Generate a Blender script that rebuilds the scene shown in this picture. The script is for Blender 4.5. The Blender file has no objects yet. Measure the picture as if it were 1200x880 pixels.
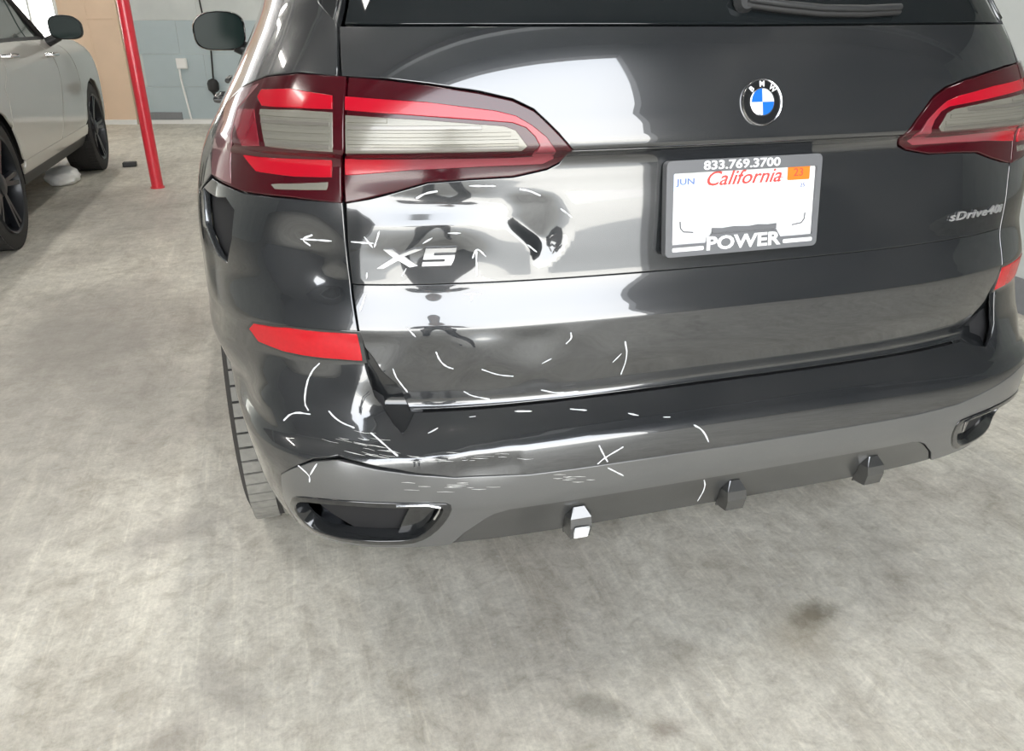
import bpy, bmesh, math, random
from bisect import bisect_right
from functools import lru_cache
from mathutils import Vector, Matrix
from mathutils.geometry import delaunay_2d_cdt
PI = math.pi
SC = bpy.context.scene
COL = SC.collection
random.seed(7)
DOORX, DOORH, YB = 1.65, 4.7, -4.0

# ------------------------------------------------------------------ camera
YAW, PITCH, ROLL, FPX = 16.226, 24.407, 0.12, 916.41
cd = bpy.data.cameras.new('camera')
cam = bpy.data.objects.new('camera', cd); COL.objects.link(cam)
cam.location = (-0.8202, -1.2053, 1.2711)
cd.sensor_width = 36.0; cd.lens = FPX / 1200 * 36.0
cd.clip_start = 0.02; cd.clip_end = 200
cam.rotation_mode = 'XYZ'
_yw, _pt = math.radians(YAW), math.radians(PITCH)
_f = Vector((math.sin(_yw)*math.cos(_pt), math.cos(_yw)*math.cos(_pt), -math.sin(_pt)))
_r = Vector((math.cos(_yw), -math.sin(_yw), 0)); _d = _f.cross(_r)
_c, _s = math.cos(math.radians(ROLL)), math.sin(math.radians(ROLL))
_R = _c*_r + _s*_d; _D = -_s*_r + _c*_d
_m = Matrix((( _R.x, -_D.x, -_f.x), (_R.y, -_D.y, -_f.y), (_R.z, -_D.z, -_f.z)))
cam.rotation_euler = _m.to_euler('XYZ')
SC.camera = cam

# ------------------------------------------------------------------ sky, sun, lamps, exposure
w = bpy.data.worlds.new('sky'); SC.world = w; w.use_nodes = True
nt = w.node_tree; nt.nodes.clear()
wo = nt.nodes.new('ShaderNodeOutputWorld'); bg = nt.nodes.new('ShaderNodeBackground')
tc = nt.nodes.new('ShaderNodeTexCoord'); sx = nt.nodes.new('ShaderNodeSeparateXYZ'); cr = nt.nodes.new('ShaderNodeValToRGB')
cr.color_ramp.elements[0].position = 0.0; cr.color_ramp.elements[0].color = (0.97, 0.96, 0.93, 1)
cr.color_ramp.elements[1].position = 0.8; cr.color_ramp.elements[1].color = (0.80, 0.86, 0.95, 1)
nt.links.new(tc.outputs['Generated'], sx.inputs[0]); nt.links.new(sx.outputs['Z'], cr.inputs[0])
nt.links.new(cr.outputs[0], bg.inputs[0]); nt.links.new(bg.outputs[0], wo.inputs[0])
bg.inputs[1].default_value = 10.8

sd = bpy.data.lights.new('sun', 'SUN'); sd.energy = 34.0; sd.angle = math.radians(2.0); sd.color = (1.0, 0.96, 0.9)
so = bpy.data.objects.new('sun', sd); COL.objects.link(so); so.rotation_euler = (math.radians(-38), math.radians(22), 0)

LAMP_POWER = 20.0
vs = SC.view_settings
vs.view_transform = 'Standard'; vs.look = 'None'; vs.gamma = 1.0; vs.use_curve_mapping = False
vs.exposure = -0.33

# ------------------------------------------------------------------ materials
def new_mat(name):
    m = bpy.data.materials.new(name); m.use_nodes = True
    return m, m.node_tree, m.node_tree.nodes['Principled BSDF']
def mat(name, col, rough=0.5, metal=0.0, coat=0.0, coat_rough=0.03, emit=None, es=0, trans=0, ior=1.5, noise=0.0, nscale=30, bump=0.0, sheen=0):
    m, t, p = new_mat(name)
    p.inputs['Base Color'].default_value = (*col, 1); p.inputs['Roughness'].default_value = rough
    p.inputs['Metallic'].default_value = metal; p.inputs['Coat Weight'].default_value = coat
    p.inputs['Coat Roughness'].default_value = coat_rough; p.inputs['IOR'].default_value = ior
    p.inputs['Transmission Weight'].default_value = trans
    if emit: p.inputs['Emission Color'].default_value = (*emit, 1); p.inputs['Emission Strength'].default_value = es
    if noise or bump:
        tc = t.nodes.new('ShaderNodeTexCoord'); n = t.nodes.new('ShaderNodeTexNoise'); n.inputs['Scale'].default_value = nscale; n.inputs['Detail'].default_value = 6
        t.links.new(tc.outputs['Object'], n.inputs['Vector'])
        if noise:
            mx = t.nodes.new('ShaderNodeMix'); mx.data_type = 'RGBA'
            mx.inputs['A'].default_value = (*[c*(1-noise) for c in col], 1); mx.inputs['B'].default_value = (*[min(1, c*(1+noise)) for c in col], 1)
            t.links.new(n.outputs['Fac'], mx.inputs['Factor']); t.links.new(mx.outputs['Result'], p.inputs['Base Color'])
        if bump:
            b = t.nodes.new('ShaderNodeBump'); b.inputs['Strength'].default_value = bump; b.inputs['Distance'].default_value = 0.01
            t.links.new(n.outputs['Fac'], b.inputs['Height']); t.links.new(b.outputs[0], p.inputs['Normal'])
    return m
def ramp(t, src, stops):
    r = t.nodes.new('ShaderNodeValToRGB'); e = r.color_ramp.elements
    while len(e) < len(stops): e.new(0.5)
    for q, (pos, c) in zip(e, stops): q.position = pos; q.color = (*c, 1) if len(c) == 3 else c
    t.links.new(src, r.inputs[0]); return r.outputs[0]
def noise(t, vec, scale, detail=6, rough=0.55, dist=0.0):
    n = t.nodes.new('ShaderNodeTexNoise'); n.inputs['Scale'].default_value = scale; n.inputs['Detail'].default_value = detail
    n.inputs['Roughness'].default_value = rough; n.inputs['Distortion'].default_value = dist
    t.links.new(vec, n.inputs['Vector']); return n.outputs['Fac']
def mapping(t, vec, loc=(0,0,0), rot=(0,0,0), sc=(1,1,1)):
    n = t.nodes.new('ShaderNodeMapping'); n.inputs['Location'].default_value = loc; n.inputs['Rotation'].default_value = rot; n.inputs['Scale'].default_value = sc
    t.links.new(vec, n.inputs['Vector']); return n.outputs[0]
def mixc(t, fac, a, b, mode='MIX'):
    m = t.nodes.new('ShaderNodeMix'); m.data_type = 'RGBA'; m.blend_type = mode
    for k, v in (('Factor', fac), ('A', a), ('B', b)):
        if isinstance(v, (int, float)): m.inputs[k].default_value = v
        elif isinstance(v, tuple): m.inputs[k].default_value = (*v, 1)
        else: t.links.new(v, m.inputs[k])
    return m.outputs['Result']
def math_(t, op, a, b=None, c=None):
    n = t.nodes.new('ShaderNodeMath'); n.operation = op
    for i, v in enumerate((a, b, c)):
        if v is None: continue
        if isinstance(v, (int, float)): n.inputs[i].default_value = v
        else: t.links.new(v, n.inputs[i])
    return n.outputs[0]

# black car paint with a film of dust
def car_paint(name, col, dust=0.10, dcol=(0.16, 0.155, 0.145), rough=0.22, cr=0.035, spec=0.5):
    m, t, p = new_mat(name)
    tc = t.nodes.new('ShaderNodeTexCoord').outputs['Object']
    n1 = ramp(t, noise(t, mapping(t, tc, sc=(2.2, 2.2, 5)), 1.4, 3, .5, .5), [(.35, (0,0,0)), (.75, (1,1,1))])
    n2 = ramp(t, noise(t, tc, 260, 2), [(.52, (0,0,0)), (.8, (1,1,1))])
    f = math_(t, 'MULTIPLY_ADD', n1, dust, dust*.35)
    f2 = math_(t, 'MULTIPLY_ADD', n2, dust*.45, f)
    t.links.new(mixc(t, f2, col, dcol), p.inputs['Base Color'])
    p.inputs['Roughness'].default_value = rough; p.inputs['Coat Weight'].default_value = 1.0; p.inputs['Coat IOR'].default_value = 1.85
    t.links.new(math_(t, 'MULTIPLY_ADD', n1, .04, cr), p.inputs['Coat Roughness'])
    p.inputs['Specular IOR Level'].default_value = spec
    return m
M = {}
M['paint'] = car_paint('black_car_paint', (0.008, 0.010, 0.0125), .09, cr=.012)
M['gloss'] = mat('gloss_black_plastic', (0.012, 0.013, 0.014), .12, coat=1)
M['valance'] = car_paint('dusty_gloss_black', (0.012, 0.013, 0.014), .22, (0.08, 0.08, 0.075), rough=.3, cr=.08)
M['greytrim'] = car_paint('satin_graphite_trim', (0.056, 0.058, 0.060), .3, (0.11, 0.108, 0.10), rough=.34, cr=.22)
M['dark'] = mat('matt_black', (0.008, 0.008, 0.009), .8)
M['deep'] = mat('dark_plastic', (0.02, 0.021, 0.022), .45, noise=.3)
M['glass'] = mat('dark_privacy_glass', (0.008, 0.010, 0.011), .03, coat=.3)
M['chrome'] = mat('chrome', (0.75, 0.75, 0.76), .16, 1.0)
M['badge'] = mat('satin_badge_metal', (0.55, 0.55, 0.55), .36, .7)
M['tipmetal'] = mat('dark_chrome', (0.10, 0.105, 0.115), .12, 1.0)
M['lampbase'] = mat('dark_red_lens', (0.040, 0.002, 0.005), .12, coat=.25)
M['lampred'] = mat('bright_red_lens', (0.36, 0.003, 0.013), .14, coat=.3)
M['lampdull'] = mat('dull_red_lens', (0.36, 0.05, 0.06), .14, coat=1)
M['lampsheen'] = mat('rose_sheen_lens', (0.16, 0.075, 0.08), .10, coat=.8)  # pinkish reflection on the lens, painted as its colour
M['lampclear'] = mat('clear_ribbed_lens', (0.185, 0.178, 0.15), .22, .25, coat=.25)
M['reflector'] = mat('red_reflector', (0.42, 0.004, 0.010), .22, coat=.25, noise=.15, nscale=120)
M['white'] = mat('white_plate', (0.74, 0.75, 0.76), .4)
M['frame'] = mat('grey_plate_frame', (0.125, 0.128, 0.135), .35, coat=.2)
M['lettering'] = mat('white_lettering', (0.72, 0.73, 0.73), .4)
M['redprint'] = mat('red_print', (0.55, 0.05, 0.04), .5)
M['blueprint'] = mat('blue_print', (0.06, 0.11, 0.35), .5)
M['paleblue'] = mat('pale_blue_sticker', (0.50, 0.58, 0.75), .4)
M['orange'] = mat('orange_sticker', (0.80, 0.17, 0.008), .4)
M['blue'] = mat('blue_enamel', (0.012, 0.13, 0.52), .2, coat=.3)
M['enamel'] = mat('white_enamel', (0.62, 0.64, 0.66), .2, coat=.3)
M['chalk'] = mat('white_grease_pencil', (0.62, 0.63, 0.64), .9)
M['scuff'] = mat('pale_scuffed_paint', (0.50, 0.50, 0.48), .7, noise=.35, nscale=90)
M['tyre'] = mat('tyre_rubber', (0.022, 0.021, 0.02), .75, noise=.3, nscale=60)
M['tread'] = mat('dusty_tyre_tread', (0.20, 0.195, 0.175), .9, noise=.35, nscale=50)
M['rim'] = mat('gloss_black_alloy', (0.010, 0.012, 0.016), .35, .2, coat=.15)
M['mirror'] = mat('mirror_glass', (0.010, 0.020, 0.018), .08, 0)  # dark green reflection painted as base colour, real mirroring kept low
M['mirror'].node_tree.nodes['Principled BSDF'].inputs['Specular IOR Level'].default_value = .12
M['suvpaint'] = car_paint('pale_grey_paint', (0.46, 0.445, 0.40), .25, (0.42, 0.40, 0.36), rough=.4, cr=.05)
M['suvglass'] = mat('green_tinted_glass', (0.035, 0.05, 0.045), .05, coat=.4)
M['redpost'] = mat('red_gloss_enamel', (0.62, 0.028, 0.045), .3, coat=.5, noise=.18, nscale=14)
M['ply'] = mat('peach_board', (0.74, 0.56, 0.41), .7, noise=.08, nscale=3)
M['plastic_white'] = mat('white_plastic', (0.8, 0.8, 0.78), .45)
M['cable'] = mat('black_cable', (0.015, 0.015, 0.015), .6)
M['steel'] = mat('galvanised_steel', (0.45, 0.46, 0.47), .45, .8)

# floor: trowelled concrete with scuffs, tyre smears and oil stains, plus painted dimming at the left
def concrete():
    m, t, p = new_mat('trowelled_concrete')
    tc = t.nodes.new('ShaderNodeTexCoord').outputs['Object']
    tn = mapping(t, tc, loc=(3.7, 1.3, 0))
    big = ramp(t, noise(t, tn, .9, 8, .62, .6), [(.28, (.80,.78,.76)), (.48, (.96,.96,.94)), (.72, (1.08,1.08,1.05))])
    mid = ramp(t, noise(t, mapping(t, tn, rot=(0,0,.35), sc=(1,.5,1)), 4.5, 9, .70, 1.0), [(.30, (.74,.72,.69)), (.5, (1,1,1)), (.72, (1.17,1.17,1.16))])
    mid2 = ramp(t, noise(t, tc, 17, 7, .72, .8), [(.30, (.76,.74,.71)), (.5, (1,1,1)), (.70, (1.20,1.20,1.20))])
    fine = ramp(t, noise(t, tc, 90, 5, .75), [(.25, (.80,.80,.80)), (.5, (1,1,1)), (.78, (1.18,1.18,1.18))])
    st = noise(t, mapping(t, tc, rot=(0,0,-.32), sc=(26,1.1,1)), 1.0, 4, .6, .7)
    stk = ramp(t, st, [(.40, (.97,.97,.97)), (.55, (1,1,1)), (.68, (1.05,1.05,1.05))])
    st2 = noise(t, mapping(t, tc, rot=(0,0,.45), sc=(34,1.4,1)), 1.3, 5, .6, 2.0)
    stk2 = ramp(t, st2, [(.52, (1,1,1)), (.62, (1.07,1.07,1.07)), (.70, (1.16,1.16,1.15))])
    c = mixc(t, 1.0, (.56, .535, .475), big, 'MULTIPLY')
    for q in (mid, mid2, fine, stk, stk2): c = mixc(t, 1.0, c, q, 'MULTIPLY')
    # pale scattered specks
    sp = ramp(t, noise(t, tc, 34, 3, .8), [(.63, (0,0,0)), (.70, (1,1,1))])
    c = mixc(t, math_(t, 'MULTIPLY', sp, .6), c, (.55, .54, .51))
    # stains, and broad patches that dim the left floor
    def stain_or_dim(x, y, rx, ry, rot, col, amt, wob=.5):
        nonlocal c
        sep = t.nodes.new('ShaderNodeSeparateXYZ'); t.links.new(tc, sep.inputs[0])
        dx = math_(t, 'SUBTRACT', sep.outputs[0], x); dy = math_(t, 'SUBTRACT', sep.outputs[1], y)
        u = math_(t, 'DIVIDE', math_(t, 'ADD', math_(t, 'MULTIPLY', dx, math.cos(rot)), math_(t, 'MULTIPLY', dy, math.sin(rot))), rx)
        v = math_(t, 'DIVIDE', math_(t, 'SUBTRACT', math_(t, 'MULTIPLY', dy, math.cos(rot)), math_(t, 'MULTIPLY', dx, math.sin(rot))), ry)
        d = math_(t, 'SQRT', math_(t, 'ADD', math_(t, 'MULTIPLY', u, u), math_(t, 'MULTIPLY', v, v)))
        nn = noise(t, tc, 9/max(rx, ry)*.35, 6, .7)
        d2 = math_(t, 'ADD', d, math_(t, 'MULTIPLY_ADD', nn, wob*2, -wob))
        f = ramp(t, d2, [(.25, (1,1,1)), (1.05, (0,0,0))])
        c = mixc(t, math_(t, 'MULTIPLY', f, amt), c, col)
    for s in STAINS_DIMMING: stain_or_dim(*s)
    t.links.new(c, p.inputs['Base Color'])
    rg = ramp(t, noise(t, tc, 3.0, 6, .6), [(.3, (.42,)*3), (.7, (.68,)*3)])
    t.links.new(rg, p.inputs['Roughness'])
    b = t.nodes.new('ShaderNodeBump'); b.inputs['Strength'].default_value = .25; b.inputs['Distance'].default_value = .004
    t.links.new(noise(t, tc, 45, 6, .7), b.inputs['Height']); t.links.new(b.outputs[0], p.inputs['Normal'])
    return m
STAINS_DIMMING = []
# x, y, radius x, radius y, rotation, colour, amount
STAINS_DIMMING += [(.26,-.02,.085,.05,.3,(.12,.105,.075),.75,.75), (.20,-.06,.16,.10,.5,(.30,.25,.17),.35,.6),
           (-.33,-.13,.10,.045,-.7,(.15,.14,.115),.5,.7), (-.22,-.22,.05,.03,0,(.17,.13,.10),.5,.7),
           (-1.18,.0,.16,.07,.7,(.24,.21,.18),.5,.6), (-1.22,.75,.22,.10,.5,(.24,.22,.20),.4,.6),
           (-1.75,2.3,.7,1.3,.2,(.22,.205,.185),.75,.5), (-1.95,1.1,.6,.8,.2,(.26,.245,.22),.6,.6), (-1.30,-.20,.18,.20,.3,(.30,.27,.24),.65,.7), (-1.05,.12,.06,.16,.5,(.26,.24,.215),.4,.7), (-1.9,5.0,.7,1.6,.2,(.19,.18,.165),.5,.5), (-1.35,1.6,.25,.5,.1,(.20,.19,.17),.35,.6)]  # broad left patches: dirt plus the fall-off of door light painted in
M['concrete'] = concrete()

def block_wall():
    m, t, p = new_mat('painted_block_wall')
    tc = t.nodes.new('ShaderNodeTexCoord').outputs['Object']
    n = ramp(t, noise(t, tc, 2.5, 5), [(.3, (.49,.52,.51)), (.7, (.59,.62,.60))])
    t.links.new(n, p.inputs['Base Color']); p.inputs['Roughness'].default_value = .7
    return m
M['wall'] = block_wall()
M['wallblue'] = mat('blue_grey_wall_paint', (0.41, 0.48, 0.50), .7, noise=.08, nscale=3)
M['skirt'] = mat('dark_grey_base_paint', (0.20, 0.205, 0.215), .6, noise=.1)
M['ceiling'] = mat('grey_steel_deck', (0.2, 0.2, 0.205), .7)
M['apron'] = mat('sunlit_pale_concrete', (0.55, 0.54, 0.50), .8, noise=.1, nscale=1)
M['wframe'] = mat('white_window_frame', (0.75, 0.76, 0.75), .5)
M['lampglow'] = mat('lamp_diffuser', (0.9, 0.9, 0.9), .5, emit=(1, .97, .92), es=9)

# ------------------------------------------------------------------ object helpers
def tag(o, label=None, cat=None, group=None, kind=None):
    for k, v in (('label', label), ('category', cat), ('group', group), ('kind', kind)):
        if v: o[k] = v
    return o
def empty(name, loc=(0,0,0), rz=0, **kw):
    o = bpy.data.objects.new(name, None); o.location = loc; o.rotation_euler = (0, 0, rz); COL.objects.link(o)
    o.empty_display_size = .1
    return tag(o, **kw)
def link(name, me, m=None, parent=None, **kw):
    if m is not None:
        me.materials.clear(); me.materials.append(M[m] if isinstance(m, str) else m)
    o = bpy.data.objects.new(name, me); COL.objects.link(o)
    if parent is not None: o.parent = parent
    return tag(o, **kw)
def from_bm(name, bm, m, parent=None, smooth=False, **kw):
    bmesh.ops.recalc_face_normals(bm, faces=bm.faces)
    me = bpy.data.meshes.new(name); bm.to_mesh(me); bm.free()
    if smooth:
        me.polygons.foreach_set('use_smooth', [True]*len(me.polygons))
    return link(name, me, m, parent, **kw)
def smooth_by_angle(o, deg=35):
    me = o.data
    me.polygons.foreach_set('use_smooth', [True]*len(me.polygons))
    bm = bmesh.new(); bm.from_mesh(me)
    for e in bm.edges:
        if len(e.link_faces) == 2 and e.calc_face_angle(0) > math.radians(deg): e.smooth = False
    bm.to_mesh(me); bm.free(); return o
def add_box(bm, lo, hi, mtx=None, bev=0):
    r = bmesh.ops.create_cube(bm, size=1)
    vs_ = r['verts']
    for v in vs_:
        v.co = Vector([(lo[i]+hi[i])/2 + v.co[i]*(hi[i]-lo[i]) for i in range(3)])
    if bev:
        es = list({e for v in vs_ for e in v.link_edges})
        q = bmesh.ops.bevel(bm, geom=es, offset=bev, segments=2, affect='EDGES', profile=.5)
        vs_ = list({v for f in q['faces'] for v in f.verts} | {v for v in vs_ if v.is_valid})
        # all verts of this island
        seen = set(vs_); st = list(vs_)
        while st:
            a = st.pop()
            for e in a.link_edges:
                b = e.other_vert(a)
                if b not in seen: seen.add(b); st.append(b)
        vs_ = list(seen)
    if mtx is not None:
        for v in vs_: v.co = mtx @ v.co
    return vs_
def box(name, lo, hi, m, parent=None, mtx=None, bev=0, **kw):
    bm = bmesh.new(); add_box(bm, lo, hi, mtx, bev); return from_bm(name, bm, m, parent, **kw)
def add_tube(bm, pts, r, seg=8, cap=True):
    pts = [Vector(p) for p in pts]; rings = []; n = len(pts); prev = None
    for i, p in enumerate(pts):
        d = (pts[min(i+1, n-1)] - pts[max(i-1, 0)]).normalized()
        if prev is None:
            a = Vector((0,0,1)) if abs(d.z) < .9 else Vector((1,0,0)); u_ = d.cross(a).normalized()
        else:
            u_ = (prev - d*prev.dot(d)).normalized()
        prev = u_; v_ = d.cross(u_); rr = r[i] if isinstance(r, (list, tuple)) else r
        rings.append([bm.verts.new(p + (u_*math.cos(2*PI*k/seg) + v_*math.sin(2*PI*k/seg))*rr) for k in range(seg)])
    for a, b in zip(rings, rings[1:]):
        for k in range(seg): bm.faces.new((a[k], a[(k+1)%seg], b[(k+1)%seg], b[k]))
    if cap: bm.faces.new(rings[0][::-1]); bm.faces.new(rings[-1])
def tube(name, pts, r, m, parent=None, seg=8, **kw):
    bm = bmesh.new(); add_tube(bm, pts, r, seg); return smooth_by_angle(from_bm(name, bm, m, parent, **kw), 50)
def add_lathe(bm, prof_, seg=32, mtx=None, closed=False):
    """prof_: (radius, height) about local x"""
    rings = [[bm.verts.new(Vector((h, r*math.cos(2*PI*k/seg), r*math.sin(2*PI*k/seg)))) for k in range(seg)] for r, h in prof_]
    prs = list(zip(rings, rings[1:])) + ([(rings[-1], rings[0])] if closed else [])
    for a, b in prs:
        for k in range(seg): bm.faces.new((a[k], a[(k+1)%seg], b[(k+1)%seg], b[k]))
    if not closed:
        bm.faces.new(rings[0][::-1]); bm.faces.new(rings[-1])
    if mtx is not None:
        for rg in rings:
            for v in rg: v.co = mtx @ v.co
def copy_tree(o, parent=None):
    c = o.copy(); COL.objects.link(c); c.parent = parent
    for ch in list(o.children): copy_tree(ch, c)
    return c
def text_mesh(s, size=1.0, shear=0.0, extrude=0.0, spacing=1.0, offset=0.0):
    """letters centred on the origin in the xy plane, as a new mesh"""
    c = bpy.data.curves.new('text', 'FONT'); c.body = s; c.size = size; c.shear = shear; c.extrude = extrude
    c.align_x = 'CENTER'; c.align_y = 'CENTER'; c.space_character = spacing; c.offset = offset; c.resolution_u = 3
    o = bpy.data.objects.new('text', c); COL.objects.link(o)
    dg = bpy.context.evaluated_depsgraph_get(); dg.update()
    me = bpy.data.meshes.new_from_object(o.evaluated_get(dg))
    bpy.data.objects.remove(o); bpy.data.curves.remove(c)
    return me
# outlines traced on the tail, (degrees round the tail, height in metres)
TAIL_PROFILE = [(.20,.17,.84,4.2),(.27,.08,.88,4.5),(.30,.050,.90,4.7),(.34,.033,.915,4.8),(.40,.015,.935,4.8),(.44,.004,.942,4.8),(.50,.0,.952,4.7),(.54,.004,.96,4.5),(.565,.022,.968,4.1),(.59,.053,.975,3.7),(.612,.074,.983,3.45),
(.64,.067,.993,3.3),(.70,.0555,1.0,3.25),(.750,.0535,1.0,3.25),(.766,.0533,1.0,3.25),(.771,.0545,1.0,3.25),(.785,.0602,1.0,3.25),(.842,.083,1.0,3.25),(.86,.085,1.0,3.25),(.90,.088,.998,3.25),(.96,.092,.99,3.2),(1.02,.097,.974,3.2),(1.045,.0975,.964,3.2),(1.060,.090,.956,3.2),(1.066,.080,.953,3.2),(1.071,.071,.950,3.2),
(1.10,.073,.932,3.25),(1.14,.083,.908,3.3),(1.20,.101,.872,3.3),(1.264,.128,.835,3.3),(1.30,.150,.818,3.3),(1.40,.225,.79,3.4),(1.50,.305,.755,3.5),(1.60,.40,.71,3.5),(1.70,.62,.62,3.5),(1.745,1.0,.45,3.5)]
GAP = [(-56.04, 1.2666), (-54.99, 1.1842), (-54.49, 1.0966), (-54.26, 0.9904), (-54.02, 0.8945), (-53.88, 0.8266), (-53.64, 0.7463), (-53.18, 0.6963), (-52.12, 0.6373), (-50.38, 0.5902), (-49.31, 0.5756)]
LAMP_TOP = [(-54.8, 1.1843), (-50.4, 1.1812), (-46.02, 1.1737), (-40.7, 1.1617), (-36.97, 1.1494), (-34.55, 1.1331), (-33.09, 1.1143), (-31.55, 1.0936), (-29.75, 1.0667)]
LAMP_LOW = [(-29.75, 1.0667), (-30.83, 1.0489), (-32.47, 1.0394), (-36.69, 1.0285), (-41.53, 1.0263), (-45.99, 1.0219), (-49.41, 1.0054), (-51.92, 0.9953), (-54.26, 0.9904)]
LAMP_SIDE = [(-54.8, 1.1843), (-60.38, 1.1889), (-65.68, 1.1808), (-70.73, 1.1604), (-75.05, 1.1286), (-74.71, 1.0883), (-73.21, 1.0428), (-72.32, 1.0097), (-69.26, 1.0029), (-65.65, 0.9953), (-62.69, 0.9943), (-59.69, 0.9937), (-54.26, 0.9904)]
GATE_TOPBAR = [(-54.36, 1.1588), (-46.06, 1.1507), (-38.94, 1.1368), (-36.67, 1.1285), (-34.86, 1.1135), (-33.15, 1.0942), (-31.85, 1.0681), (-31.69, 1.0539), (-33.03, 1.0455), (-40.59, 1.0444), (-47.68, 1.0405), (-53.97, 1.0314), (-54.07, 1.0588), (-46.08, 1.0612), (-36.85, 1.0596), (-34.66, 1.062), (-34.04, 1.081), (-34.51, 1.0946), (-35.58, 1.1098), (-37.12, 1.1181), (-40.86, 1.123), (-47.81, 1.1315), (-54.27, 1.1382)]
GATE_CLEAR = [(-54.25, 1.1305), (-46.14, 1.1237), (-38.11, 1.1131), (-36.78, 1.1061), (-35.47, 1.0802), (-36.15, 1.072), (-46.28, 1.072), (-54.21, 1.0696)]
BODY_TOPBAR = [(-65.54, 1.1634), (-60.96, 1.1677), (-55.68, 1.1596), (-55.55, 1.1391), (-60.71, 1.139), (-64.72, 1.1385), (-65.94, 1.1509)]
BODY_CLEAR = [(-65.02, 1.1329), (-59.56, 1.1358), (-55.52, 1.1339), (-55.43, 1.0721), (-59.26, 1.0738), (-63.2, 1.0755), (-64.1, 1.103)]
BODY_FRAME = [(-70.84, 1.1267), (-65.96, 1.132), (-64.77, 1.1023), (-63.94, 1.076), (-66.71, 1.0708), (-68.81, 1.0972)]
BODY_LOWBAR = [(-66.05, 1.0545), (-63.43, 1.0538), (-55.34, 1.0567), (-55.24, 1.0281), (-59.06, 1.0269), (-63.74, 1.0301)]
BODY_STRIP = [(-61.88, 1.0111), (-55.58, 1.0195), (-55.76, 1.0067), (-61.35, 1.0032)]
REFL = [(-66.52, 0.7436), (-65.56, 0.7576), (-60.8, 0.7631), (-53.83, 0.7611), (-53.47, 0.7073), (-57.45, 0.7084), (-62.21, 0.7116), (-65.46, 0.7198)]
VENT = [(-75.5, 0.9769), (-70.58, 0.9713), (-68.69, 0.9758), (-67.09, 0.9568), (-67.53, 0.9038), (-68.88, 0.8551), (-70.7, 0.8618), (-74.01, 0.9091)]
CHALK = {
'gate_mid': [[(-53.62, 0.919), (-51.35, 0.9179)], [(-50.75, 0.9404), (-51.36, 0.9104)], [(-52.29, 0.929), (-51.5, 0.91)], [(-47.12, 0.9918), (-46.15, 1.0007), (-44.89, 1.0039)], [(-41.59, 1.012), (-38.56, 1.0107)], [(-35.85, 1.0041), (-34.69, 1.0015), (-33.14, 0.991)], [(-30.55, 0.9675), (-28.96, 0.9511)], [(-34.93, 0.9074), (-33.66, 0.8919)], [(-46.58, 0.9163), (-45.61, 0.9267)], [(-44.0, 0.9342), (-42.62, 0.9335)], [(-41.0, 0.8555), (-40.95, 0.903)], [(-41.4, 0.8864), (-40.94, 0.9069), (-39.9, 0.8892)], [(-52.25, 0.8658), (-52.36, 0.854)], [(-48.89, 0.8585), (-48.37, 0.8729)]],
'gate_low': [[(-52.53, 0.8281), (-53.32, 0.7992)], [(-42.65, 0.8253), (-40.69, 0.8239)], [(-41.77, 0.8237), (-41.86, 0.8128)], [(-48.92, 0.7733), (-48.11, 0.7552)], [(-46.09, 0.7246), (-45.73, 0.7056), (-45.06, 0.6932), (-44.27, 0.6887)], [(-50.55, 0.6936), (-50.24, 0.6716), (-49.12, 0.6397)], [(-41.11, 0.6855), (-39.07, 0.6689), (-37.17, 0.6649)], [(-43.06, 0.6373), (-41.98, 0.6241), (-39.86, 0.615)], [(-33.61, 0.6884), (-32.29, 0.6966)], [(-29.72, 0.7467), (-29.52, 0.7347), (-30.32, 0.7239)], [(-21.03, 0.7179), (-20.33, 0.6843), (-20.97, 0.6428)], [(-22.77, 0.6745), (-21.48, 0.6923)], [(-33.31, 0.6262), (-30.94, 0.6142), (-27.62, 0.6137)]],
'bumper': [[(-58.98, 0.917), (-55.58, 0.9181)], [(-57.61, 0.9265), (-58.98, 0.917), (-58.0, 0.9059)], [(-42.44, 0.592), (-41.71, 0.5925)], [(-37.01, 0.5945), (-34.78, 0.5923)], [(-29.48, 0.5897), (-26.96, 0.5851)], [(-20.55, 0.5749), (-18.82, 0.5699)], [(-14.54, 0.5631), (-13.19, 0.5616)], [(-46.96, 0.5762), (-45.92, 0.5816)], [(-26.27, 0.5315), (-25.31, 0.5051), (-24.8, 0.4933)], [(-22.21, 0.521), (-25.31, 0.5038), (-26.44, 0.4914)], [(-9.0, 0.5443), (-7.1, 0.5312), (-5.71, 0.5028)], [(-57.97, 0.698), (-58.93, 0.6801), (-59.36, 0.6487), (-59.07, 0.6243), (-58.39, 0.6108)], [(-61.39, 0.5873), (-59.97, 0.6056), (-58.18, 0.6054)], [(-56.42, 0.6143), (-55.37, 0.5977), (-53.96, 0.5894)], [(-52.47, 0.5824), (-51.26, 0.5653), (-49.85, 0.5507)]],
'lower': [[(-24.72, 0.4794), (-21.82, 0.4539)], [(-59.79, 0.5226), (-58.48, 0.5073), (-58.66, 0.4912)], [(-57.59, 0.5329), (-58.48, 0.5073)]],
'valance': [[(-4.69, 0.402), (-3.75, 0.3777), (-4.44, 0.3359)]]}
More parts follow.
